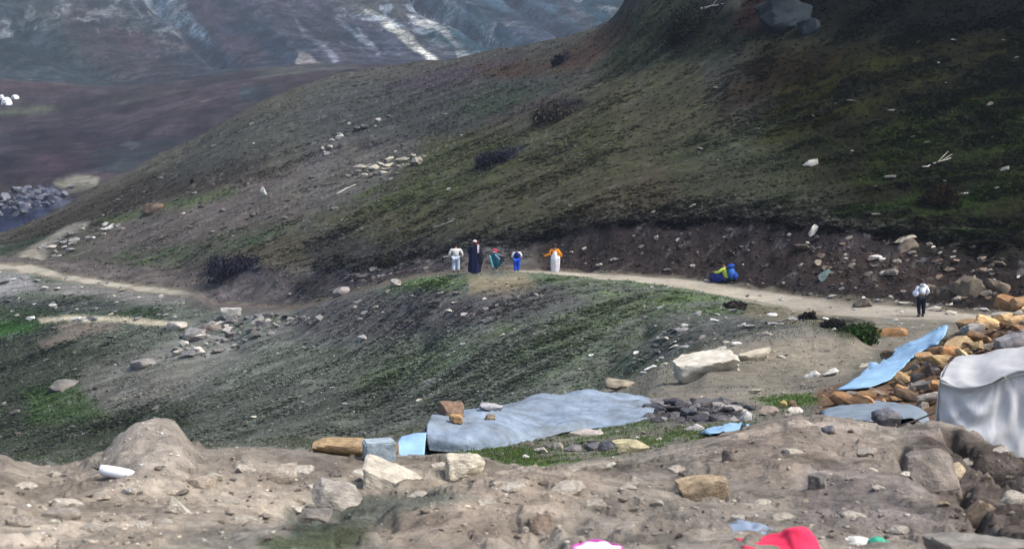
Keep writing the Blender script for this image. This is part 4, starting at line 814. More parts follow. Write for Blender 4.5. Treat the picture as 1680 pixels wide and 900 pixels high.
M_TARP = simple_mat('blue_tarpaulin', (122, 136, 150), .8, .38, 2.4, .07, stain=(96, 96, 92), spec=.25)
M_STRIP = simple_mat('pale_blue_sheet', (140, 176, 204), .7, .16, 3, .02, stain=(124, 150, 172), spec=.4)
M_TENT = simple_mat('white_canvas', (208, 209, 210), 1.0, .1, 4, .012, translucent=.45, stain=(206, 208, 208))
M_GREYT = simple_mat('grey_tarpaulin', (124, 136, 146), .7, .2, 3, .02, stain=(84, 94, 104))
# big tarpaulin over a low shelter
rows = [[(704, 744, 24.2), (760, 747, 24.2), (820, 741, 24.6), (880, 724, 25.8), (940, 712, 26.2), (1000, 702, 26.3), (1050, 696, 26.4), (1070, 688, 27.2)],
        [(700, 722, 24.3), (758, 722, 24.3), (818, 718, 24.8), (880, 708, 26.0), (940, 697, 26.5), (1000, 690, 26.7), (1054, 686, 26.9), (1072, 680, 27.6)],
        [(702, 696, 24.9), (754, 697, 25.0), (816, 696, 25.5), (880, 688, 26.8), (940, 676, 27.6), (1004, 670, 28.2), (1056, 668, 28.6), (1075, 668, 29.0)],
        [(716, 682, 26.2), (756, 680, 26.4), (816, 676, 26.9), (880, 663, 28.2), (942, 654, 29.6), (1004, 655, 30.6), (1050, 659, 31.0), (1072, 664, 31.0)],
        [(734, 676, 27.6), (764, 670, 28.0), (816, 664, 28.6), (876, 651, 29.9), (942, 644.5, 31.2), (1004, 646, 32.2), (1046, 652, 32.4), (1068, 661, 32.0)],
        [(740, 700, 28.4), (770, 700, 28.8), (820, 700, 29.4), (880, 690, 30.6), (942, 684, 32.2), (1004, 680, 33.2), (1046, 676, 33.4), (1066, 674, 33)]]
G = loft_px(rows, 130, 70)
nz = fbm(G[..., 0] / .8, G[..., 1] / .8 + G[..., 2], 4, 201, .5); nz2 = ridged(G[..., 0] / 1.3 + G[..., 2], G[..., 1] / .5, 3, 203)
cr = ridged(G[..., 0] / .5 + G[..., 1] / .9, G[..., 1] / .35 - G[..., 0] / 1.4, 3, 207)
gzz = np.array([[ground_z(*p[:2]) for p in r_] for r_ in G])
nb = fbm(G[..., 0] / 1.5, G[..., 1] / 1.5, 2, 209)
G[..., 2] += .10 * nb + .07 * nz + .045 * nz2 + .03 * cr; G[..., 1] -= .07 * nz
G[1:-1, :, 2] = np.maximum(G[1:-1, :, 2], gzz[1:-1] + .03)
tarp_root = empty('tarpaulin_shelter', Vector(G[0, 0]), 0, 'low shelter covered by a long pale blue tarpaulin weighted with stones', 'shelter')
grid_obj('tarpaulin', G, M_TARP, tarp_root, .02, loc=tarp_root.location)
# closed left end of the shelter, stone-grey and wrinkled
e0 = [(700, 748, 24.4), (698, 722, 24.5), (700, 700, 25.0), (714, 684, 26.2), (732, 678, 27.6)]
E = np.array([[(P3(*e) * (1 - t) + P3(e[0] + 22, 750, e[2] - .1) * t)[:] for e in e0] for t in np.linspace(0, 1, 2)])
SE = np.zeros((26, 30, 3))
side_top = catrom([P3(*e)[:] for e in e0], 30)
for i, t in enumerate(np.linspace(0, 1, 26)):
    for j in range(30):
        p = side_top[j]; gz = ground_z(p[0], p[1]) - .1; z_ = p[2] * (1 - t) + min(gz, p[2] - .3) * t
        SE[i, j] = (p[0] - .05 * math.sin(t * 3.1) + .03 * math.sin(j * 1.3 + t * 2), p[1], z_)
grid_obj('end_wall', SE, simple_mat('weathered_canvas', (112, 122, 132), .9, .3, 5, .03, stain=(88, 84, 80)), tarp_root, .02, loc=tarp_root.location)
def on_mesh(px, py, wp, hp, y, col, label, me, tilt=(0, 0, 0), deep=.8):
    p = P3(px, py, y); k = mpp(y); o = link_mesh('stone', me); o.location = p + Vector((0, 0, hp * k * .35)); o.scale = (wp * k, wp * k * deep, hp * k)
    o.rotation_euler = tuple(math.radians(v) for v in tilt); o.color = L4(col); tag(o, label, 'stone')
on_mesh(741, 684, 44, 30, 25.8, (122, 100, 84), 'square brown block at the left end of the blue tarpaulin', B(80, sub=3, planes=3, mat=M_ROCKF), (0, 3, 8))
on_mesh(747, 690, 27, 15, 25.1, (196, 156, 104), 'small orange stone leaning on the square brown block', B(81, sub=3), (0, 8, 0))
on_mesh(805, 671, 42, 14, 27.4, (172, 170, 172), 'flat pale grey stone on the ridge of the blue tarpaulin', B(82, sub=3, flat_top=True), (0, 2, 0))
on_mesh(803, 691, 21, 14, 25.6, (132, 120, 98), 'small olive-brown cube stone on the blue tarpaulin', B(83, sub=3, planes=3), (0, 3, 10))
# second piece of tarpaulin to the left
rows = [[(650, 746, 23), (672, 748, 23), (696, 746, 23)], [(652, 728, 23.4), (674, 726, 23.4), (698, 724, 23.4)], [(660, 716, 24.2), (680, 711, 24.2), (700, 709, 24.2)], [(664, 730, 25.2), (680, 728, 25.2), (700, 728, 25.2)]]
G = loft_px(rows, 22, 18); G[..., 2] += .03 * fbm(G[..., 0] / .3, G[..., 1] / .3, 3, 205)
tag(grid_obj('tarpaulin', G, M_STRIP, None, .015, loc=G[0, 0]), 'small pale blue sheet hump left of the long tarpaulin', 'tarpaulin')
# sheets lying on the ground
def draped(name, left, right, nu, nv, mat, lift, wr, label, cat, seed=0, thick=.015, extra=None):
    Lf = catrom([(a, b, 0) for a, b in left], nv); Rt = catrom([(a, b, 0) for a, b in right], nv); G = np.zeros((nv, nu, 3))
    for i in range(nv):
        for j in range(nu):
            t = j / (nu - 1); q = Lf[i] * (1 - t) + Rt[i] * t; jit = (2.0 * vnoise(i * .6, j * .3, seed)) if j in (0, nu - 1) else 0
            p = hit(float(q[0]) + float(jit), float(q[1]), 16)
            if p.y > 36.8: p = P3(float(q[0]) + float(jit), float(q[1]), 36.8)
            G[i, j] = p
    # relax so that the cloth bridges small hollows
    for _ in range(3):
        G[1:-1, 1:-1, 2] = np.maximum(G[1:-1, 1:-1, 2], (G[:-2, 1:-1, 2] + G[2:, 1:-1, 2] + G[1:-1, :-2, 2] + G[1:-1, 2:, 2]) / 4)
    G[..., 2] += lift + wr * fbm(G[..., 0] / .35, G[..., 1] / .6, 3, seed + 9)
    if extra is not None:
        a = np.sin(np.linspace(0, 3.1416, nv))[:, None] * np.sin(np.linspace(0, 3.1416, nu))[None]; G[..., 2] += extra * a ** .6
    return tag(grid_obj(name, G, mat, None, thick, loc=G[0, 0]), label, cat)
draped('plastic_sheet', [(1372, 646), (1398, 628), (1424, 612), (1460, 594), (1466, 578), (1508, 560), (1546, 538)], [(1425, 640), (1462, 626), (1482, 606), (1498, 590), (1520, 576), (1540, 566), (1557, 541)], 16, 44, M_STRIP, .07, .03, 'long pale blue plastic sheet running up beside the rubble heap', 'plastic sheet', 3)
draped('plastic_sheet', [(1150, 716), (1170, 706), (1236, 701)], [(1166, 720), (1200, 718), (1234, 709)], 8, 20, M_STRIP, .06, .02, 'narrow pale blue sheet at the edge of the grass behind the mound', 'plastic sheet', 4, extra=.04)
draped('tarpaulin', [(1346, 676), (1400, 664), (1450, 660), (1500, 668), (1524, 680)], [(1350, 692), (1400, 698), (1450, 700), (1500, 702), (1530, 702)], 12, 30, M_GREYT, .02, .05, 'crumpled grey tarpaulin between the rubble heap and the near mound', 'tarpaulin', 5, extra=.10)
put_rock('sack', 1457, 698, 46, 30, (96, 100, 110), 'round dark grey sack on the crumpled grey tarpaulin', 'sack', me=B(84, planes=16, rough=.02), sink=.1, lift=4)
# tent of white cloth
TR = P3(1545, 760, 17.2); TR.z = ground_z(TR.x, TR.y)
tent = empty('tent', TR, 0, 'low white cloth tent with sagging folds at the right edge', 'tent')
roof = [[(1566, 640, 20.4), (1620, 640, 20.8), (1690, 640, 21), (1800, 640, 21), (1920, 640, 21)],
        [(1572, 586, 19.6), (1622, 579, 19.8), (1690, 567, 20), (1800, 548, 20), (1920, 530, 20)],
        [(1556, 600, 18.3), (1606, 596, 18.3), (1680, 582, 18.3), (1800, 560, 18.3), (1920, 540, 18.3)],
        [(1544, 622, 17.4), (1600, 628, 17.2), (1676, 603, 17.2), (1800, 572, 17.2), (1920, 550, 17.2)],
        [(1543, 628, 17.3), (1600, 636, 17.15), (1676, 612, 17.15), (1800, 580, 17.15), (1920, 560, 17.15)]]
G = loft_px(roof, 70, 40)
jj = np.linspace(0, 1, 70)[None, :]; ii = np.linspace(0, 1, 40)[:, None]
G[..., 2] += .025 * fbm(G[..., 0] / .5, G[..., 1] / .8, 3, 211) - .05 * np.sin(jj * 9.4) ** 2 * np.sin(ii * 3.14) * sm(jj, .1, .3)
G[..., 2] += .022 * ridged(G[..., 0] / .35 + G[..., 1] / .8, G[..., 1] / .22, 3, 213) + .03 * np.sin((jj * 1.6 - ii * .8) * 16) * np.exp(-((ii - .75) / .12) ** 2)
grid_obj('roof_sheet', G, M_TENT, tent, .012, loc=TR)
eave = G[-2].copy()
Wl = np.zeros((46, 150, 3)); ev = catrom(eave[::7], 150)
for j in range(150):
    p = ev[j]; u = j / 149; gz = ground_z(p[0], p[1] + .1) - .05
    for i in range(46):
        t = i / 45; amp = .010 + .032 * t
        x = p[0] + .04 * t * math.sin(j * .10)
        # folds fan out from the rope's tie point and hang in swags between
        ux = (p[0] - P3(1640, 620, 17.2).x); ang = math.atan2(ux, .18 + t * 1.2)
        fold = math.sin(ang * 19 + 2.2 * float(vnoise(np.array([ang * 2.2]), np.array([t * 1.5]), 9)[0])) * amp * .55 + .6 * amp * float(fbm(np.array([j * .09 + 1.2 * t]), np.array([t * 1.3]), 3, 13)[0]) + .03 * math.sin(7.5 * math.hypot(ux * 1.6 + .4, t * 1.1 - .1) * 2.2) * sm(np.array(t), .05, .3)
        fold += .016 * float(ridged(np.array([p[0] / .16 + t * 1.5]), np.array([t * 2.2]), 3, 215)[0])
        Wl[i, j] = (x, p[1] + .05 - .16 * t + float(fold), p[2] * (1 - t) + gz * t)
grid_obj('front_wall', Wl, simple_mat('worn_canvas', (228, 230, 232), .95, .06, 2.2, .006, translucent=.4, stain=(214, 214, 212)), tent, .01, loc=TR)
# left side wall and rolled corner
edge = catrom([P3(1544, 626, 17.3)[:], P3(1550, 606, 18.0)[:], P3(1560, 596, 18.8)[:], P3(1570, 588, 19.6)[:]], 26); Sw = np.zeros((30, 26, 3))
for j in range(26):
    p = edge[j]; gz = ground_z(p[0], p[1]) - .1
    for i in range(30):
        t = i / 29; Sw[i, j] = (p[0] - .02 - .07 * t + .02 * math.sin(j * .9) * (.3 + t), p[1], p[2] * (1 - t) + gz * t)
grid_obj('side_wall', Sw, M_TENT, tent, .01, loc=TR)
def tube(name, pts, rad, mat, parent=None, n=8, loc=None, closed=False, radf=None):
    pts = [Vector(p) for p in pts]; V = []; Fc = []; o0 = Vector(loc) if loc is not None else Vector((0, 0, 0)); k = len(pts)
    for i, p in enumerate(pts):
        d = (pts[(i + 1) % k] - pts[i - 1]) if closed else (pts[min(i + 1, k - 1)] - pts[max(i - 1, 0)]); d.normalize()
        a = d.cross(Vector((0, 0, 1))); a = a if a.length > .05 else d.cross(Vector((1, 0, 0))); a.normalize(); b = d.cross(a); r = rad * (radf(i / (k - 1)) if radf else 1)
        for j in range(n): t = 2 * math.pi * j / n; V.append(p - o0 + (a * math.cos(t) + b * math.sin(t)) * r)
    for i in range(k if closed else k - 1):
        for j in range(n): q = (i + 1) % k; Fc.append((i * n + j, i * n + (j + 1) % n, q * n + (j + 1) % n, q * n + j))
    if not closed: Fc += [tuple(range(n))[::-1], tuple(range((k - 1) * n, k * n))]
    o = mesh_obj(name, V, Fc, mat, parent, True)
    if parent is None: o.location = o0
    return o
M_ROPE = simple_mat('rope', (142, 138, 128), .9, .2, 60, .002)
M_POLE = simple_mat('tent_pole', (120, 108, 92), .8, .2, 20, .002)
ra = P3(1648, 618, 16.75); rb = hit(1472, 700)
rp = [ra.lerp(rb, t) - Vector((0, 0, .05 * math.sin(math.pi * t))) for t in np.linspace(0, 1, 24)]
tube('guy_rope', rp, .016, M_ROPE, tent, loc=TR)
tube('tent_peg', [rb + Vector((-.03, 0, .06)), rb + Vector((.03, .02, -.1))], .012, M_POLE, tent, loc=TR)
for q in ((1546, 624, 17.45), (1574, 590, 19.5)):
    p = P3(*q); tube('tent_pole', [p - Vector((0, -.05, .03)), Vector((p.x + .02, p.y + .05, ground_z(p.x, p.y)))], .022, M_POLE, tent, loc=TR)
hem = [Vector(p) + Vector((0, -.015, -.01)) for p in G[-1][::2]]; tube('roof_hem', hem, .016, M_TENT, tent, loc=TR)
# grey-blue worn block on the near bank
bp_ = P3(622, 750, 12.0); bp_.z = ground_z(bp_.x, bp_.y)
bm = bmesh.new(); bmesh.ops.create_cube(bm, size=1); bmesh.ops.bevel(bm, geom=bm.edges, offset=.06, segments=2, affect='EDGES'); bmesh.ops.subdivide_edges(bm, edges=bm.edges, cuts=2)
for v in bm.verts:
    q = v.co; d = float(fbm(np.array([q.x * 3 + q.z * 2]), np.array([q.y * 3 - q.z * 3]), 3, 77)[0]) * .05; v.co = Vector((q.x * (1 + d), q.y * (1 + d), q.z * (1 + d * .7)))
me = bpy.data.meshes.new('block'); bm.to_mesh(me); bm.free(); me.materials.append(simple_mat('worn_block', (150, 164, 172), .8, .3, 5, .02, stain=(112, 120, 122)))
o = link_mesh('block', me); o.location = bp_ + Vector((0, 0, .07)); o.scale = (.27, .2, .22); o.rotation_euler = (0, 0, .25); tag(o, 'weathered grey-blue block standing between brown rocks on the near bank', 'block')
# litter on the near bank
M_PLW = simple_mat('white_plastic', (222, 226, 232), .45, .06, 8, .004, spec=.5)
g = hit(196, 783); k = mpp(g.y); root = empty('plastic_bottle', g + Vector((0, 0, .035)), 0, 'white plastic bottle lying on the left near bank', 'bottle')
prof = [(-.5, .0), (-.49, .10), (-.46, .14), (-.3, .155), (0, .16), (.25, .15), (.38, .12), (.45, .06), (.5, .05)]
V = []; Fc = []; n = 16; Lb = 66 * k
for i, (a, r) in enumerate(prof):
    for j in range(n): t = 6.2832 * j / n; V.append((a * Lb, r * Lb * math.cos(t), r * Lb * .95 * math.sin(t) - a * Lb * .18))
for i in range(len(prof) - 1):
    for j in range(n): Fc.append((i * n + j, i * n + (j + 1) % n, (i + 1) * n + (j + 1) % n, (i + 1) * n + j))
mesh_obj('bottle_body', V, Fc, M_PLW, root, True)
tube('cap', [(.49 * Lb, 0, -.088 * Lb), (.56 * Lb, 0, -.10 * Lb)], .06 * Lb, simple_mat('cap_plastic', (196, 200, 206), .5), root, 12)
M_TWIG = simple_mat('dark_twig', (40, 48, 44), .9)
g = hit(166, 772); r_ = random.Random(4); root = empty('sprig', g, 0, 'tiny dark sprig beside the white bottle', 'sprig')
for i in range(7):
    d = Vector((r_.uniform(-1, 1), r_.uniform(-.5, .5), r_.uniform(.2, 1))).normalized(); tube('twig', [Vector((0, 0, 0)), d * .04, d * .075 + Vector((r_.uniform(-.02, .02), 0, .0))], .004, M_TWIG, root, 5)
M_PINK = simple_mat('pink_cloth', (222, 50, 84), .9, .12, 6, .006, stain=(236, 92, 120)); M_BLUEC = simple_mat('faded_blue_cloth', (128, 142, 160), .95, .2, 6, .01, stain=(150, 150, 150))
def cloth_lump(name, outline, y0, y1, mat, label, seed, cat='cloth'):
    """crumpled cloth: outline of its top (px,py), standing from y0 to y1"""
    nu = 46; top = catrom([(a, b, 0) for a, b in outline], nu); rows = []
    for t in np.linspace(0, 1, 26):
        rr = []
        for j in range(nu):
            pt = P3(top[j][0], top[j][1], (y0 + y1) / 2); y = y0 + (y1 - y0) * t; gz = ground_z(pt.x, y) - .02; env = math.sin(math.pi * min(1, max(0, t))) ** .55
            z_ = gz + max(pt.z - gz, .01) * env
            fz = .018 * float(ridged(np.array([pt.x / .12 + t * 2]), np.array([t * 3 + pt.x * 4]), 3, seed)[0]) * env
            rr.append((pt.x, y, z_ + fz))
        rows.append(rr)
    return tag(grid_obj(name, rows, mat, None, .006, loc=rows[0][0]), label, cat)
cloth_lump('cloth', [(1216, 902), (1240, 897), (1262, 892), (1286, 884), (1296, 874), (1312, 869), (1328, 872), (1338, 888), (1342, 906)], 5.9, 6.35, M_PINK, 'bright pink cloth bunched at the bottom edge of the picture', 301)
cloth_lump('cloth', [(1196, 884), (1210, 878), (1240, 873), (1268, 874), (1284, 882), (1286, 890)], 6.5, 7.1, M_BLUEC, 'faded grey-blue cloth lying behind the bright pink cloth', 303)
g = hit(980, 900); c0 = P3(980, 904, 6.0); kx = mpp(6.1)
c0.z = ground_z(c0.x, c0.y); ring = [c0 + Vector((42 * kx * math.cos(t), .09 * math.sin(t), .005 + .012 * max(0, math.sin(t)) * 1 + .004 * math.sin(5 * t))) for t in np.linspace(0, 2 * math.pi, 48, endpoint=False)]
root = empty('cloth_bag', c0, 0, 'white cloth with a magenta rim at the bottom centre edge', 'bag')
tube('rim', ring, .009, simple_mat('magenta_rim', (176, 62, 150), .8), root, 8, loc=c0, closed=True)
dsk = [[c0 + (p_ - c0) * s_ + Vector((0, 0, .02 * (1 - s_ * s_) + .006 * math.sin(i * .9) * s_)) for i, p_ in enumerate(ring + ring[:1])] for s_ in (0.02, .35, .7, .97)]
grid_obj('lining', dsk, simple_mat('white_cloth', (222, 218, 222), .9, .08, 10, .004), root, .004, loc=c0)
cloth_lump('packet', [(1426, 890), (1436, 884), (1448, 886), (1456, 893)], 6.6, 6.75, simple_mat('green_wrapper', (62, 158, 128), .4), 'small green wrapper near the bottom right edge', 305, 'wrapper')
cloth_lump('paper_scrap', [(1388, 894), (1404, 885), (1422, 887), (1430, 894)], 6.6, 6.85, simple_mat('torn_paper', (196, 194, 186), .9), 'torn whitish paper scrap left of the green wrapper', 307, 'paper')

# ------------------------------------------------------------------ distant dome tents
M_DOME = simple_mat('white_tent_cloth', (226, 228, 232), .8, .06, 1, .0); M_DOOR = simple_mat('tent_door', (84, 90, 100), .8)
def dome(px, py, wp, hp, label):
    g = hit(px, py); k = mpp(g.y); W, H_ = wp * k, hp * k; root = empty('dome_tent', g, rnd.uniform(-.4, .4), label, 'tent', 'white tents far off at the left edge')
    V = []; Fc = []; n = 20; mm = 8
    for i in range(mm + 1):
        a = i / mm * math.pi / 2; r = math.cos(a) ** .8 * W / 2 + .01
        for j in range(n): t = 6.2832 * j / n; rib = 1 + .05 * abs(math.sin(t * 2)); V.append((r * math.cos(t) * rib, r * math.sin(t) * rib, H_ * math.sin(a) - .1))
    for i in range(mm):
        for j in range(n): Fc.append((i * n + j, i * n + (j + 1) % n, (i + 1) * n + (j + 1) % n, (i + 1) * n + j))
    mesh_obj('canopy', V, Fc, M_DOME, root, True)
    mesh_obj('door', [(-.18 * W, -.52 * W, 0), (.18 * W, -.52 * W, 0), (.1 * W, -.43 * W, .55 * H_), (-.1 * W, -.43 * W, .55 * H_)], [(0, 1, 2, 3)], M_DOOR, root)
dome(11, 172, 17, 13, 'largest white dome tent at the far left'); dome(25, 162, 12, 7, 'small white tent right of the large dome tent'); dome(3, 163, 8, 8, 'small white tent cut by the left picture edge')

# ------------------------------------------------------------------ shrubs
def bush(name, px, py, wp, hp, cols, label, seed, n=1500, leaf=.06, y=None):
    g = hit(px, py) if y is None else P3(px, py, y); k = mpp(g.y); W, H_ = wp * k, hp * k; r = np.random.default_rng(seed); root = empty(name, g, 0, label, 'shrub')
    th = r.random(n) * 6.283; ph = np.arccos(r.random(n)); rad = r.random(n) ** .4 * (.75 + .35 * vnoise(th * 1.5, ph * 2.5, seed))
    x = np.cos(th) * np.sin(ph) * W / 2 * rad; yv = np.sin(th) * np.sin(ph) * W * .4 * rad; z = np.cos(ph) * H_ * rad + .02
    for i in range(n):
        x_, y_ = float(x[i] + g.x), float(yv[i] + g.y)
        if i % 8 == 0: dzz = ground_z(x_, y_) - g.z
        z[i] += dzz * .9
    c3 = np.array([lin(c_) for c_ in cols])[r.integers(0, len(cols), n)] * np.exp(r.normal(0, .25, n))[:, None]
    a = r.normal(size=(n, 3)); a /= np.linalg.norm(a, axis=1)[:, None]; b = r.normal(size=(n, 3)); b -= (a * b).sum(1)[:, None] * a; b /= np.linalg.norm(b, axis=1)[:, None]
    ctr = np.stack([x, yv, z], -1); s = leaf * r.uniform(.6, 1.4, (n, 1)); co = np.stack([ctr - a * s, ctr + b * s * .5, ctr + a * s, ctr - b * s * .5], 1).reshape(-1, 3)
    q = np.arange(n * 4).reshape(-1, 4); tri = np.concatenate([q[:, [0, 1, 2]], q[:, [0, 2, 3]]])
    o = np_mesh('foliage', co, tri, np.repeat(c3, 4, 0), M_LEAF, None, None); o.parent = root; del o['kind']
    rr = random.Random(seed)
    for i in range(5):
        t = rr.uniform(0, 6.28); tube('stem', [Vector((0, 0, -.05)), Vector((math.cos(t) * W * .15, math.sin(t) * W * .1, H_ * .4)), Vector((math.cos(t) * W * .35, math.sin(t) * W * .25, H_ * .7))], .012, M_TWIG, root, 5, radf=lambda u: 1 - .7 * u)
GR = [(52, 84, 34), (70, 104, 44), (38, 60, 28)]; DK = [(44, 42, 44), (58, 54, 50), (34, 34, 38), (70, 66, 54)]
bush('shrub', 1408, 554, 78, 17, GR + [(60, 64, 44), (50, 52, 40)], 'bright green low shrub beside the trail, left of the orange-brown wedge rock', 1, 3200, .07)
bush('shrub', 1368, 538, 50, 16, DK, 'dark brown low shrub just left of the bright green shrub', 2, 1500, .07)
bush('shrub', 1326, 524, 36, 14, DK, 'small dark shrub below the middle of the trail', 3, 1000, .07)
bush('shrub', 914, 192, 96, 14, DK + [(96, 90, 78), (84, 80, 66)], 'dark twiggy shrub patch high on the middle hillside', 4, 2600, .13)
bush('shrub', 815, 266, 80, 11, [(46, 44, 58), (60, 56, 66), (38, 38, 46)], 'dark purplish shrub patch on the middle hillside', 5, 2000, .12)
bush('shrub', 916, 106, 26, 16, [(36, 34, 44), (48, 46, 50)], 'small dark shrub near the ridge of the hillside', 6, 700, .2)
bush('shrub', 390, 442, 130, 9, [(40, 40, 54), (56, 54, 62)], 'dark shrub fringe hanging over the purplish scarp', 7, 2600, .14)
bush('shrub', 1540, 330, 90, 26, [(34, 30, 20), (46, 34, 24)], 'dark brown shrub at the right of the green hillside', 8, 2600, .12)
bush('shrub', 1208, 505, 46, 14, [(60, 54, 54), (78, 72, 66)], 'low grey-brown shrub under the trail bend', 9, 1200, .08)
bush('shrub', 315, 300, 10, 6, DK, 'tiny dark shrub on the left ridge', 10, 200, .12)
bush('shrub', 640, 436, 60, 14, DK, 'dark shrub row left of the grey-jacketed hiker', 11, 1600, .1)
bush('shrub', 1120, 60, 90, 40, [(22, 26, 22), (34, 38, 30), (48, 52, 44)], 'dark shrub thicket near the top of the hill', 12, 3600, .14)
# a few bare pale branches lying on the dark hillside
def branch(px0, py0, px1, py1, wpx, label, forks, seed):
    a = hit(px0, py0); b = hit(px1, py1); r = random.Random(seed); root = empty('fallen_branch', a, 0, label, 'branch'); k = mpp(a.y); m_ = simple_mat('bleached_wood', (196, 190, 178), .85, .15, 6)
    pts = [a.lerp(b, t) + Vector((0, r.uniform(-.1, .1), .12 + r.uniform(-.04, .04))) for t in np.linspace(0, 1, 7)]
    tube('limb', pts, wpx * k / 2, m_, root, 6, loc=a, radf=lambda u: 1 - .6 * u)
    for f in range(forks):
        i = r.randrange(2, 5); p = pts[i]; d = (pts[i + 1] - p).normalized() + Vector((r.uniform(-.3, .3), 0, r.uniform(.1, .7))); tube('twig', [p, p + d * .35 * (b - a).length * .4, p + d * .7 * (b - a).length * .4], wpx * k / 4, m_, root, 5, loc=a, radf=lambda u: 1 - .6 * u)
branch(1150, 17, 1188, 8, 4, 'straight pale branch lying near the top of the hill', 1, 1)
branch(1514, 278, 1560, 262, 2.5, 'forked pale branch on the right hillside', 3, 2)
branch(710, 376, 742, 366, 2.5, 'thin pale branch on the slope above the hikers', 1, 3)
branch(552, 320, 584, 304, 3, 'pale branch lying on the left of the hillside', 1, 4)
# ------------------------------------------------------------------ people
M_SKIN = simple_mat('skin', (132, 92, 70), .6, .06, 20, .001); M_HAIR = simple_mat('dark_hair', (26, 22, 22), .7, .2, 30, .004)
_cm = {}
def cm(c, **k):
    key = tuple(c)
    if key not in _cm: _cm[key] = simple_mat('fabric', c, .9, .14, 9, .012, **k)
    return _cm[key]
def skin_obj(name, V, E, R, mat, parent, sub=1):
    me = bpy.data.meshes.new(name); me.from_pydata([tuple(v) for v in V], E, []); me.update()
    o = bpy.data.objects.new(name, me); COL.objects.link(o); o.parent = parent
    md = o.modifiers.new('skin', 'SKIN'); md.use_smooth_shade = True; md.branch_smoothing = .6
    sv = me.skin_vertices[0].data if me.skin_vertices else None
    if sv is None:
        bm = bmesh.new(); bm.from_mesh(me); bm.verts.layers.skin.verify(); bm.to_mesh(me); bm.free(); sv = me.skin_vertices[0].data
    for i, r in enumerate(R): sv[i].radius = (r, r) if not isinstance(r, tuple) else r; sv[i].use_root = (i == 0)
    md2 = o.modifiers.new('smooth', 'SUBSURF'); md2.levels = sub; md2.render_levels = sub
    me.materials.append(mat); return o
BASE = dict(pel=(0, 0, .93), spi=(0, 0, 1.12), che=(0, .0, 1.32), nck=(0, .01, 1.47), jaw=(0, .035, 1.545), hed=(0, .03, 1.63), top=(0, .02, 1.69),
            shL=(-.17, 0, 1.40), elL=(-.24, -.02, 1.13), wrL=(-.26, .07, .89), haL=(-.265, .10, .82),
            shR=(.17, 0, 1.40), elR=(.24, -.02, 1.13), wrR=(.26, .07, .89), haR=(.265, .10, .82),
            hiL=(-.09, 0, .88), knL=(-.10, .03, .49), anL=(-.10, -.02, .09), toL=(-.11, .14, .035),
            hiR=(.09, 0, .88), knR=(.10, .03, .49), anR=(.10, -.02, .09), toR=(.11, .14, .035))
def body(root, J):
    names = ['pel', 'spi', 'che', 'nck', 'jaw', 'hed', 'top']; R = dict(pel=.115, spi=.105, che=.125, nck=.052, jaw=.072, hed=.088, top=.055, shL=.055, elL=.04, wrL=.028, haL=.036, hiL=.085, knL=.055, anL=.037, toL=.03)
    V = [J[n] for n in names]; RR = [R[n] for n in names]; E = [(i, i + 1) for i in range(6)]; ix = {n: i for i, n in enumerate(names)}
    def add(n, p, r, frm): ix[n] = len(V); V.append(p); RR.append(r); E.append((ix[frm], ix[n]))
    for s in 'LR':
        add('sh' + s, J['sh' + s], .055, 'che'); add('el' + s, J['el' + s], .04, 'sh' + s); add('wr' + s, J['wr' + s], .028, 'el' + s); add('ha' + s, J['ha' + s], .034, 'wr' + s)
        h_ = Vector(J['ha' + s]); w_ = Vector(J['wr' + s]); d = (h_ - w_).normalized(); sd_ = d.cross(Vector((0, 1, 0))); sd_ = sd_.normalized() if sd_.length > .1 else Vector((1, 0, 0))
        fw = d.cross(sd_).normalized()
        for q, (off, ln_) in enumerate([(-.027, .068), (-.009, .08), (.009, .075), (.027, .06)]):
            a_ = h_ + d * .035 + fw * off; add('f%d%s' % (q, s), a_, .0095, 'ha' + s); b_ = a_ + d * ln_ * .6 - sd_ * .012; add('g%d%s' % (q, s), b_, .0085, 'f%d%s' % (q, s)); add('h%d%s' % (q, s), b_ + d * ln_ * .4 - sd_ * .02, .007, 'g%d%s' % (q, s))
        tb = h_ - d * .01 - fw * .035; add('t' + s, tb, .011, 'ha' + s); add('u' + s, tb + d * .045 - fw * .02, .009, 't' + s)
        add('hi' + s, J['hi' + s], .085, 'pel'); add('kn' + s, J['kn' + s], .055, 'hi' + s); add('an' + s, J['an' + s], .037, 'kn' + s); add('to' + s, J['to' + s], .03, 'an' + s)
    hd = Vector(J['hed']); jw = Vector(J['jaw']); upv = (hd - jw).normalized()
    fwd = (Vector((0, 1, 0)) - upv * upv.y).normalized()
    add('nose', hd * .6 + jw * .4 + fwd * .10, .014, 'hed')
    global BODY
    o = skin_obj('body', V, E, RR, M_SKIN, root); BODY = o
    return hd, upv, fwd
def ellip(name, c_, r3, mat, root, up=Vector((0, 0, 1)), seed=0, cut=-1.0, fold=.03):
    bm = bmesh.new(); bmesh.ops.create_icosphere(bm, subdivisions=3, radius=1)
    q = up.to_track_quat('Z', 'Y')
    bmesh.ops.delete(bm, geom=[v for v in bm.verts if v.co.z < cut], context='VERTS')
    for v in bm.verts:
        d = 1 + fold * float(vnoise(np.array([v.co.x * 4 + seed]), np.array([v.co.z * 4 + v.co.y * 3]), seed)[0]); v.co = Vector(c_) + q @ Vector((v.co.x * r3[0] * d, v.co.y * r3[1] * d, v.co.z * r3[2] * d))
    me = bpy.data.meshes.new(name); bm.to_mesh(me); bm.free(); me.materials.append(mat); me.polygons.foreach_set('use_smooth', [True] * len(me.polygons)); return link_mesh(name, me, root)
def chain(name, pts, rad, mat, root, sub=1): return skin_obj(name, pts, [(i, i + 1) for i in range(len(pts) - 1)], rad, mat, root, sub)
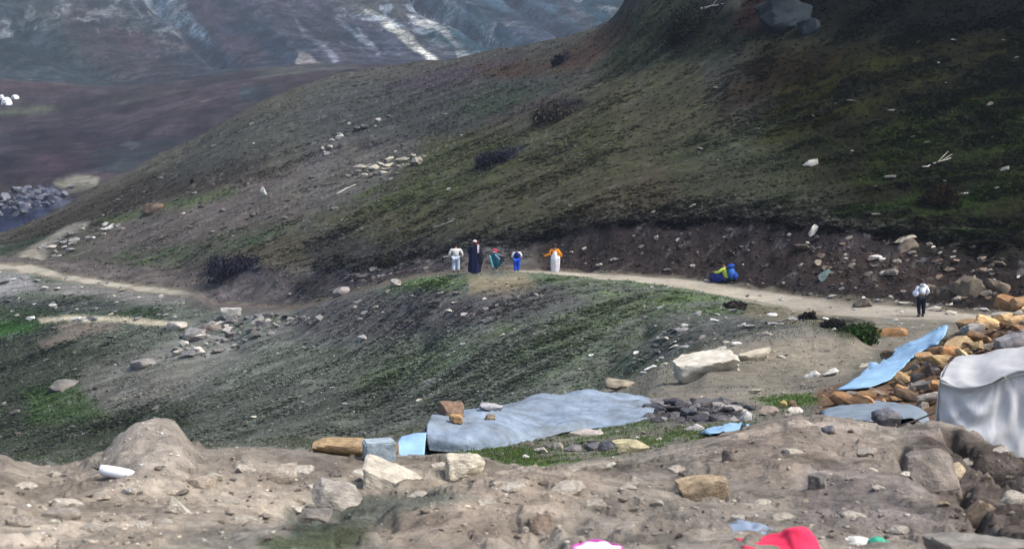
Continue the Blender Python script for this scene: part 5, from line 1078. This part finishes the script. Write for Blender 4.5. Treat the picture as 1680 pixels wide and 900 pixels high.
def jacket(root, J, mat, sleeves=True, name='jacket', wide=1.0, z_low=None):
    V = [J['pel'], J['spi'], J['che'], tuple(Vector(J['nck']) - Vector((0, 0, .04)))]; R = [.15 * wide, .14 * wide, .155 * wide, .075]; E = [(0, 1), (1, 2), (2, 3)]
    if z_low: V[0] = (V[0][0], V[0][1], z_low)
    if sleeves:
        for s in 'LR':
            i = len(V); V += [J['sh' + s], J['el' + s], tuple(Vector(J['wr' + s]) * .97 + Vector(J['el' + s]) * .03)]; R += [.082, .066, .05]; E += [(2, i), (i, i + 1), (i + 1, i + 2)]
    return skin_obj(name, V, E, R, mat, root)
def trousers(root, J, mat, wide=1.0):
    V = [tuple(Vector(J['pel']) + Vector((0, 0, .0)))]; R = [.13 * wide]; E = []
    for s in 'LR':
        i = len(V); an = tuple(Vector(J['an' + s]) + Vector((0, 0, .02))); V += [J['hi' + s], J['kn' + s], an]; R += [.105 * wide, .08 * wide, .062 * wide]; E += [(0, i), (i, i + 1), (i + 1, i + 2)]
    return skin_obj('trousers', V, E, R, mat, root)
def shoes(root, J, mat):
    for s in 'LR':
        a, t = Vector(J['an' + s]), Vector(J['to' + s]); chain('shoe', [tuple(a + Vector((0, -.03, -.035))), tuple(a * .5 + t * .5 + Vector((0, 0, -.01))), tuple(t + Vector((0, .02, .0)))], [.045, .044, .038], mat, root)
def rings(name, prof, mat, root, fold=.06, nf=9, n=40, seed=0, cap=False):
    """prof: (z, rx, ry, cx, cy)"""
    P = catrom(prof, 22); V = []; Fc = []
    for i, (z, rx, ry, cx, cy) in enumerate(P):
        u = i / 21
        for j in range(n):
            t = 6.2832 * j / n; f = 1 + fold * (.25 + u) * math.sin(nf * t + seed + .8 * math.sin(3 * t + u * 2)); V.append((cx + rx * f * math.cos(t), cy + ry * f * math.sin(t), z))
    for i in range(21):
        for j in range(n): Fc.append((i * n + j, i * n + (j + 1) % n, (i + 1) * n + (j + 1) % n, (i + 1) * n + j))
    if cap: Fc.append(tuple(range(n)))
    return mesh_obj(name, V, Fc, mat, root, True)
def person(px, py, hpx, label, yaw=0, y=None, full=1.74):
    g = hit(px, py) if y is None else P3(px, py, y)
    root = empty('person', g, math.radians(yaw), label, 'person', None); s = hpx * mpp(g.y) / full; root.scale = (s * 1.18, s * 1.12, s); return root
def pose(**k): J = dict(BASE); J.update(k); return J
MW = simple_mat('shoe_white', (206, 206, 204), .7); MBK = simple_mat('shoe_dark', (30, 30, 34), .7)

# 1 grey jacket, head bowed forward
r1 = person(748, 447.5, 50, 'person in a pale grey jacket, leftmost of the hikers on the brow', 4)
J = pose(nck=(0, .05, 1.44), jaw=(0, .13, 1.46), hed=(0, .17, 1.50), top=(0, .21, 1.54), che=(0, .0, 1.30), shL=(-.21, .01, 1.38), shR=(.21, .01, 1.38), elL=(-.31, -.02, 1.12), elR=(.31, -.02, 1.12), wrL=(-.30, .08, .90), wrR=(.30, .08, .90), haL=(-.29, .11, .84), haR=(.29, .11, .84),
         anL=(-.12, -.04, .09), toL=(-.13, .12, .035), anR=(.11, .03, .09), toR=(.13, .18, .035))
hd, upv, fw = body(r1, J); ellip('hair', hd + upv * .02 - fw * .01, (.095, .11, .105), M_HAIR, BODY, upv, 1, -.3)
jacket(r1, J, cm((205, 207, 202)), wide=1.25); skin_obj('shirt_hem', [(0, 0, .96), (0, 0, .86)], [(0, 1)], [.175, .17], cm((226, 228, 228)), r1); trousers(r1, J, cm((184, 196, 214)), 1.25); shoes(r1, J, MBK)
# 2 navy robe
r2 = person(779, 447, 54, 'person in a long navy robe, white cap and pale shoulder cloth', -6)
J = pose(elL=(-.27, .0, 1.13), wrL=(-.30, .10, 1.0), haL=(-.30, .16, .98)); hd, upv, fw = body(r2, J)
NAVY = cm((22, 26, 62)); jacket(r2, J, NAVY, name='robe_top', wide=1.25)
rings('robe', [(1.44, .09, .08, 0, 0), (1.38, .21, .13, 0, 0), (1.15, .24, .17, 0, 0), (.8, .27, .2, 0, 0), (.4, .29, .23, .0, 0), (.03, .27, .24, -.02, 0)], NAVY, r2, .07, 9)
rings('shawl', [(1.52, .06, .06, .06, 0), (1.42, .16, .13, .10, 0), (1.1, .19, .17, .17, 0), (.7, .18, .17, .20, 0), (.25, .13, .13, .15, 0)], cm((24, 24, 36)), r2, .08, 7, seed=2)
ellip('cap', hd + upv * .035, (.1, .11, .09), cm((214, 196, 200)), r2, upv, 2, -.15); ellip('headscarf', hd - upv * .03 + Vector((.05, -.02, -.02)), (.085, .1, .1), cm((126, 30, 44)), r2, upv, 3)
ps = [[(.13 + .085 * u, -.10 - .03 * math.sin(3.14 * t) - .07 * t, 1.50 - .42 * t + .012 * math.sin(u * 9)) for u in np.linspace(0, 1, 6)] for t in np.linspace(0, 1, 12)]
grid_obj('shoulder_cloth', ps, cm((214, 204, 212)), r2, .015); shoes(r2, J, MBK)
# 3 child with teal cape
r3 = person(812, 444.5, 36, 'small child with a red headscarf and teal cape blowing to the right', -10)
J = pose(elR=(.32, .02, 1.18), wrR=(.5, .04, 1.05), haR=(.56, .05, 1.02)); hd, upv, fw = body(r3, J); ellip('headscarf', hd, (.15, .16, .17), cm((196, 42, 74)), r3, upv, 5, -.8)
ellip('scarf_front', hd + Vector((-.03, -.08, -.07)), (.11, .1, .1), cm((222, 168, 182)), r3, upv, 6)
rings('cape', [(1.45, .1, .1, 0, 0), (1.35, .24, .17, .02, 0), (1.1, .36, .22, .10, 0), (.7, .38, .24, .10, 0), (.35, .22, .18, .02, 0)], cm((36, 92, 112)), r3, .08, 8)
cp = [[(.05 + u * .62, -.05 - .1 * math.sin(u * 3), 1.34 - .15 * u - t * (.85 - .5 * u) + .04 * math.sin(t * 9)) for u in np.linspace(0, 1, 12)] for t in np.linspace(0, 1, 12)]
grid_obj('cape_tail', cp, cm((44, 44, 60)), r3, .02)
st = [[(-.36 + .12 * u + .22 * t, -.24, 1.28 - 1.0 * t + .02 * math.sin(u * 6)) for u in np.linspace(0, 1, 5)] for t in np.linspace(0, 1, 12)]
grid_obj('cape_trim', st, cm((126, 204, 208)), r3, .015)
st = [[(.06 + .34 * t, -.25 + .0 * u, 1.40 - .34 * t - .09 * u) for u in np.linspace(0, 1, 4)] for t in np.linspace(0, 1, 9)]
grid_obj('sleeve_stripe', st, cm((206, 224, 228)), r3, .015); trousers(r3, J, cm((60, 96, 116))); shoes(r3, J, MW)
# 4 blue tracksuit
r4 = person(848, 446.5, 42, 'person in a navy vest, white sleeves and bright blue trousers, fourth on the brow', 0)
J = pose(elL=(-.27, -.03, 1.15), wrL=(-.26, .10, .96), haL=(-.24, .14, .90), elR=(.26, -.03, 1.15), wrR=(.24, .12, 1.0), haR=(.2, .16, .96), jaw=(0, .05, 1.54), anR=(.06, .05, .09), toR=(.07, .2, .035)); hd, upv, fw = body(r4, J)
jacket(r4, J, cm((226, 232, 240)), name='shirt'); jacket(r4, J, cm((24, 32, 92)), sleeves=False, name='vest', wide=1.22); skin_obj('waistband', [(0, 0, .93), (0, 0, .87)], [(0, 1)], [.17, .165], cm((120, 130, 176)), r4)
ellip('hair', hd + upv * .01 - fw * .01, (.105, .115, .11), M_HAIR, BODY, upv, 8, -.4); trousers(r4, J, cm((40, 84, 214)), 1.3); shoes(r4, J, MW)
# 5 orange shawl
r5 = person(910, 446, 47, 'person in an orange shawl over a long white dress, hands on hips', -8)
J = pose(elL=(-.27, -.03, 1.17), wrL=(-.19, .02, 1.0), haL=(-.14, .02, .98), elR=(.28, -.03, 1.17), wrR=(.19, .02, 1.0), haR=(.14, .02, .98)); hd, upv, fw = body(r5, J)
ORG = cm((236, 146, 36)); jacket(r5, J, ORG, name='shawl')
ws = [[(-.28 - .28 * u, -.03 - .03 * math.sin(u * 4), 1.16 - .10 * u - .13 * t) for u in np.linspace(0, 1, 7)] for t in np.linspace(0, 1, 4)]; grid_obj('shawl_end', ws, ORG, r5, .015)
ws = [[(.14 + .26 * u, -.14, 1.34 - .16 * u - .26 * t) for u in np.linspace(0, 1, 7)] for t in np.linspace(0, 1, 5)]; grid_obj('shawl_end', ws, ORG, r5, .02)
rings('dress', [(1.30, .03, .12, .02, -.02), (1.2, .12, .17, .02, -.01), (.95, .22, .2, .03, 0), (.8, .24, .2, .03, 0), (.4, .22, .19, .02, 0), (.04, .19, .17, .02, 0)], cm((240, 240, 242)), r5, .05, 8)
rings('skirt', [(.82, .245, .205, .03, 0), (.5, .24, .2, .025, 0), (.1, .205, .185, .02, 0)], cm((204, 204, 210)), r5, .06, 8)
ellip('hair', hd, (.105, .115, .12), simple_mat('brown_hair', (62, 44, 32), .7), BODY, upv, 9, -.7); shoes(r5, J, MW)
# 6 seated by the trail
r6 = person(1192, 463, 39, 'person in a yellow-green jacket sitting on the ground beside the trail', 62, full=1.02)
J = pose(pel=(0, 0, .14), spi=(0, .03, .34), che=(0, .08, .54), nck=(0, .12, .68), jaw=(0, .16, .75), hed=(0, .18, .83), top=(0, .18, .89), shL=(-.17, .08, .62), shR=(.17, .08, .62), elL=(-.25, .26, .45), elR=(.25, .26, .45), wrL=(-.16, .46, .42), wrR=(.16, .46, .42), haL=(-.12, .52, .42), haR=(.12, .52, .42),
         hiL=(-.1, .06, .13), hiR=(.1, .06, .13), knL=(-.15, .46, .42), knR=(.14, .48, .38), anL=(-.13, .66, .09), anR=(.13, .74, .09), toL=(-.14, .84, .05), toR=(.15, .92, .05)); hd, upv, fw = body(r6, J)
jacket(r6, J, cm((180, 204, 84)), wide=1.05); trousers(r6, J, cm((42, 54, 104)), .85); shoes(r6, J, MW); ellip('hair', hd, (.10, .11, .11), M_HAIR, BODY, upv, 4, -.4)
g6 = r6.location; q6 = Matrix.Rotation(math.radians(62), 4, 'Z'); s6 = r6.scale[0]
bkp = empty('backpack', g6 + (q6 @ Vector((0, -.16, .1))) * s6, math.radians(62), 'bulky bright blue backpack behind the seated person', 'backpack'); bkp.scale = (s6,) * 3
pk = ellip('pack_body', (0, -.02, .24), (.17, .15, .25), cm((54, 100, 172)), bkp, Vector((0, .25, 1)).normalized(), 12, -1, .1); ellip('lid', (0, .02, .50), (.17, .15, .09), cm((30, 70, 150)), bkp, Vector((0, .3, 1)).normalized(), 13, -1, .1); ellip('pocket', (0, -.18, .16), (.14, .08, .13), cm((28, 74, 160)), pk, Vector((0, 0, 1)), 14, -1, .1)
gb = hit(1177, 462); bg_ = empty('bag', gb, 0, 'dark blue bag on the ground at the feet of the seated person', 'bag'); kb = mpp(gb.y)
ellip('bag_body', (0, 0, 7 * kb), (11 * kb, 8 * kb, 9 * kb), cm((34, 44, 116)), bg_, Vector((0, 0, 1)), 15, -1, .25); tube('strap', [(-6 * kb, 0, 14 * kb), (-3 * kb, 0, 19 * kb), (3 * kb, 0, 19 * kb), (6 * kb, 0, 14 * kb)], .02, cm((24, 30, 80)), bg_, 6)
# 7 lone hiker at right
r7 = person(1511, 519.5, 64, 'lone hiker in a pale patterned jacket standing on the trail at right', 10)
J = pose(elL=(-.27, -.02, 1.14), wrL=(-.2, .1, .98), haL=(-.14, .14, .96), elR=(.26, -.02, 1.14), wrR=(.2, .1, .98), haR=(.14, .14, .96), jaw=(0, .05, 1.54), hed=(0, .05, 1.62), anL=(-.09, -.03, .09), toL=(-.10, .12, .035), anR=(.09, -.0, .09), toR=(.11, .15, .035)); hd, upv, fw = body(r7, J)
mj = simple_mat('patterned_jacket', (224, 232, 242), .9, .1, 9, .01, stain=(50, 66, 96))
jacket(r7, J, mj, wide=1.2, z_low=1.0); trousers(r7, J, cm((22, 26, 40)), 1.12); shoes(r7, J, MBK); ellip('hair', hd - fw * .01, (.1, .11, .115), simple_mat('auburn_hair', (66, 42, 34), .7), BODY, upv, 6, -.4)
ellip('hood', Vector(J['nck']) + Vector((0, -.07, -.01)), (.12, .08, .07), mj, r7, Vector((0, 0, 1)), 7)
sb = empty('shoulder_bag', r7.location + Vector((-.25, -.06, .92)) * r7.scale[0], 0, 'pale bag hanging at the left hip of the lone hiker', 'bag'); sb.scale = r7.scale
ellip('bag_body', (0, 0, 0), (.12, .08, .14), cm((196, 206, 222)), sb, Vector((0, 0, 1)), 8, -1, .2); tube('strap', [(0, -.09, .1), (.12, -.17, .34), (.25, -.16, .52), (.36, -.02, .56)], .012, cm((54, 64, 84)), sb, 6)
# ------------------------------------------------------------------ haze in the valley air
zlo, zhi = float(TZ.min()) - 1.5, max(float(TZ.max()), 3.0) + 8
bm = bmesh.new(); bmesh.ops.create_cube(bm, size=1)
xm = float(np.abs(TX).max()) + 20
for v in bm.verts: v.co = Vector((v.co.x * 2 * xm, -25 if v.co.y < 0 else float(TY.max()) + 30, zlo if v.co.z < 0 else zhi))
me = bpy.data.meshes.new('haze'); bm.to_mesh(me); bm.free(); hz = bpy.data.objects.new('haze', me); COL.objects.link(hz); hz['kind'] = 'stuff'
hz['label'] = 'thin blue haze that fades the far valley slopes'; hz['category'] = 'haze'
hm = bpy.data.materials.new('haze'); hm.use_nodes = True; t = hm.node_tree
for n in list(t.nodes):
    if n.type != 'OUTPUT_MATERIAL': t.nodes.remove(n)
pv = t.nodes.new('ShaderNodeVolumePrincipled'); pv.inputs['Color'].default_value = (.60, .74, .92, 1); pv.inputs['Density'].default_value = HAZE_DENSITY
t.links.new(pv.outputs[0], t.nodes['Material Output'].inputs['Volume']); me.materials.append(hm)
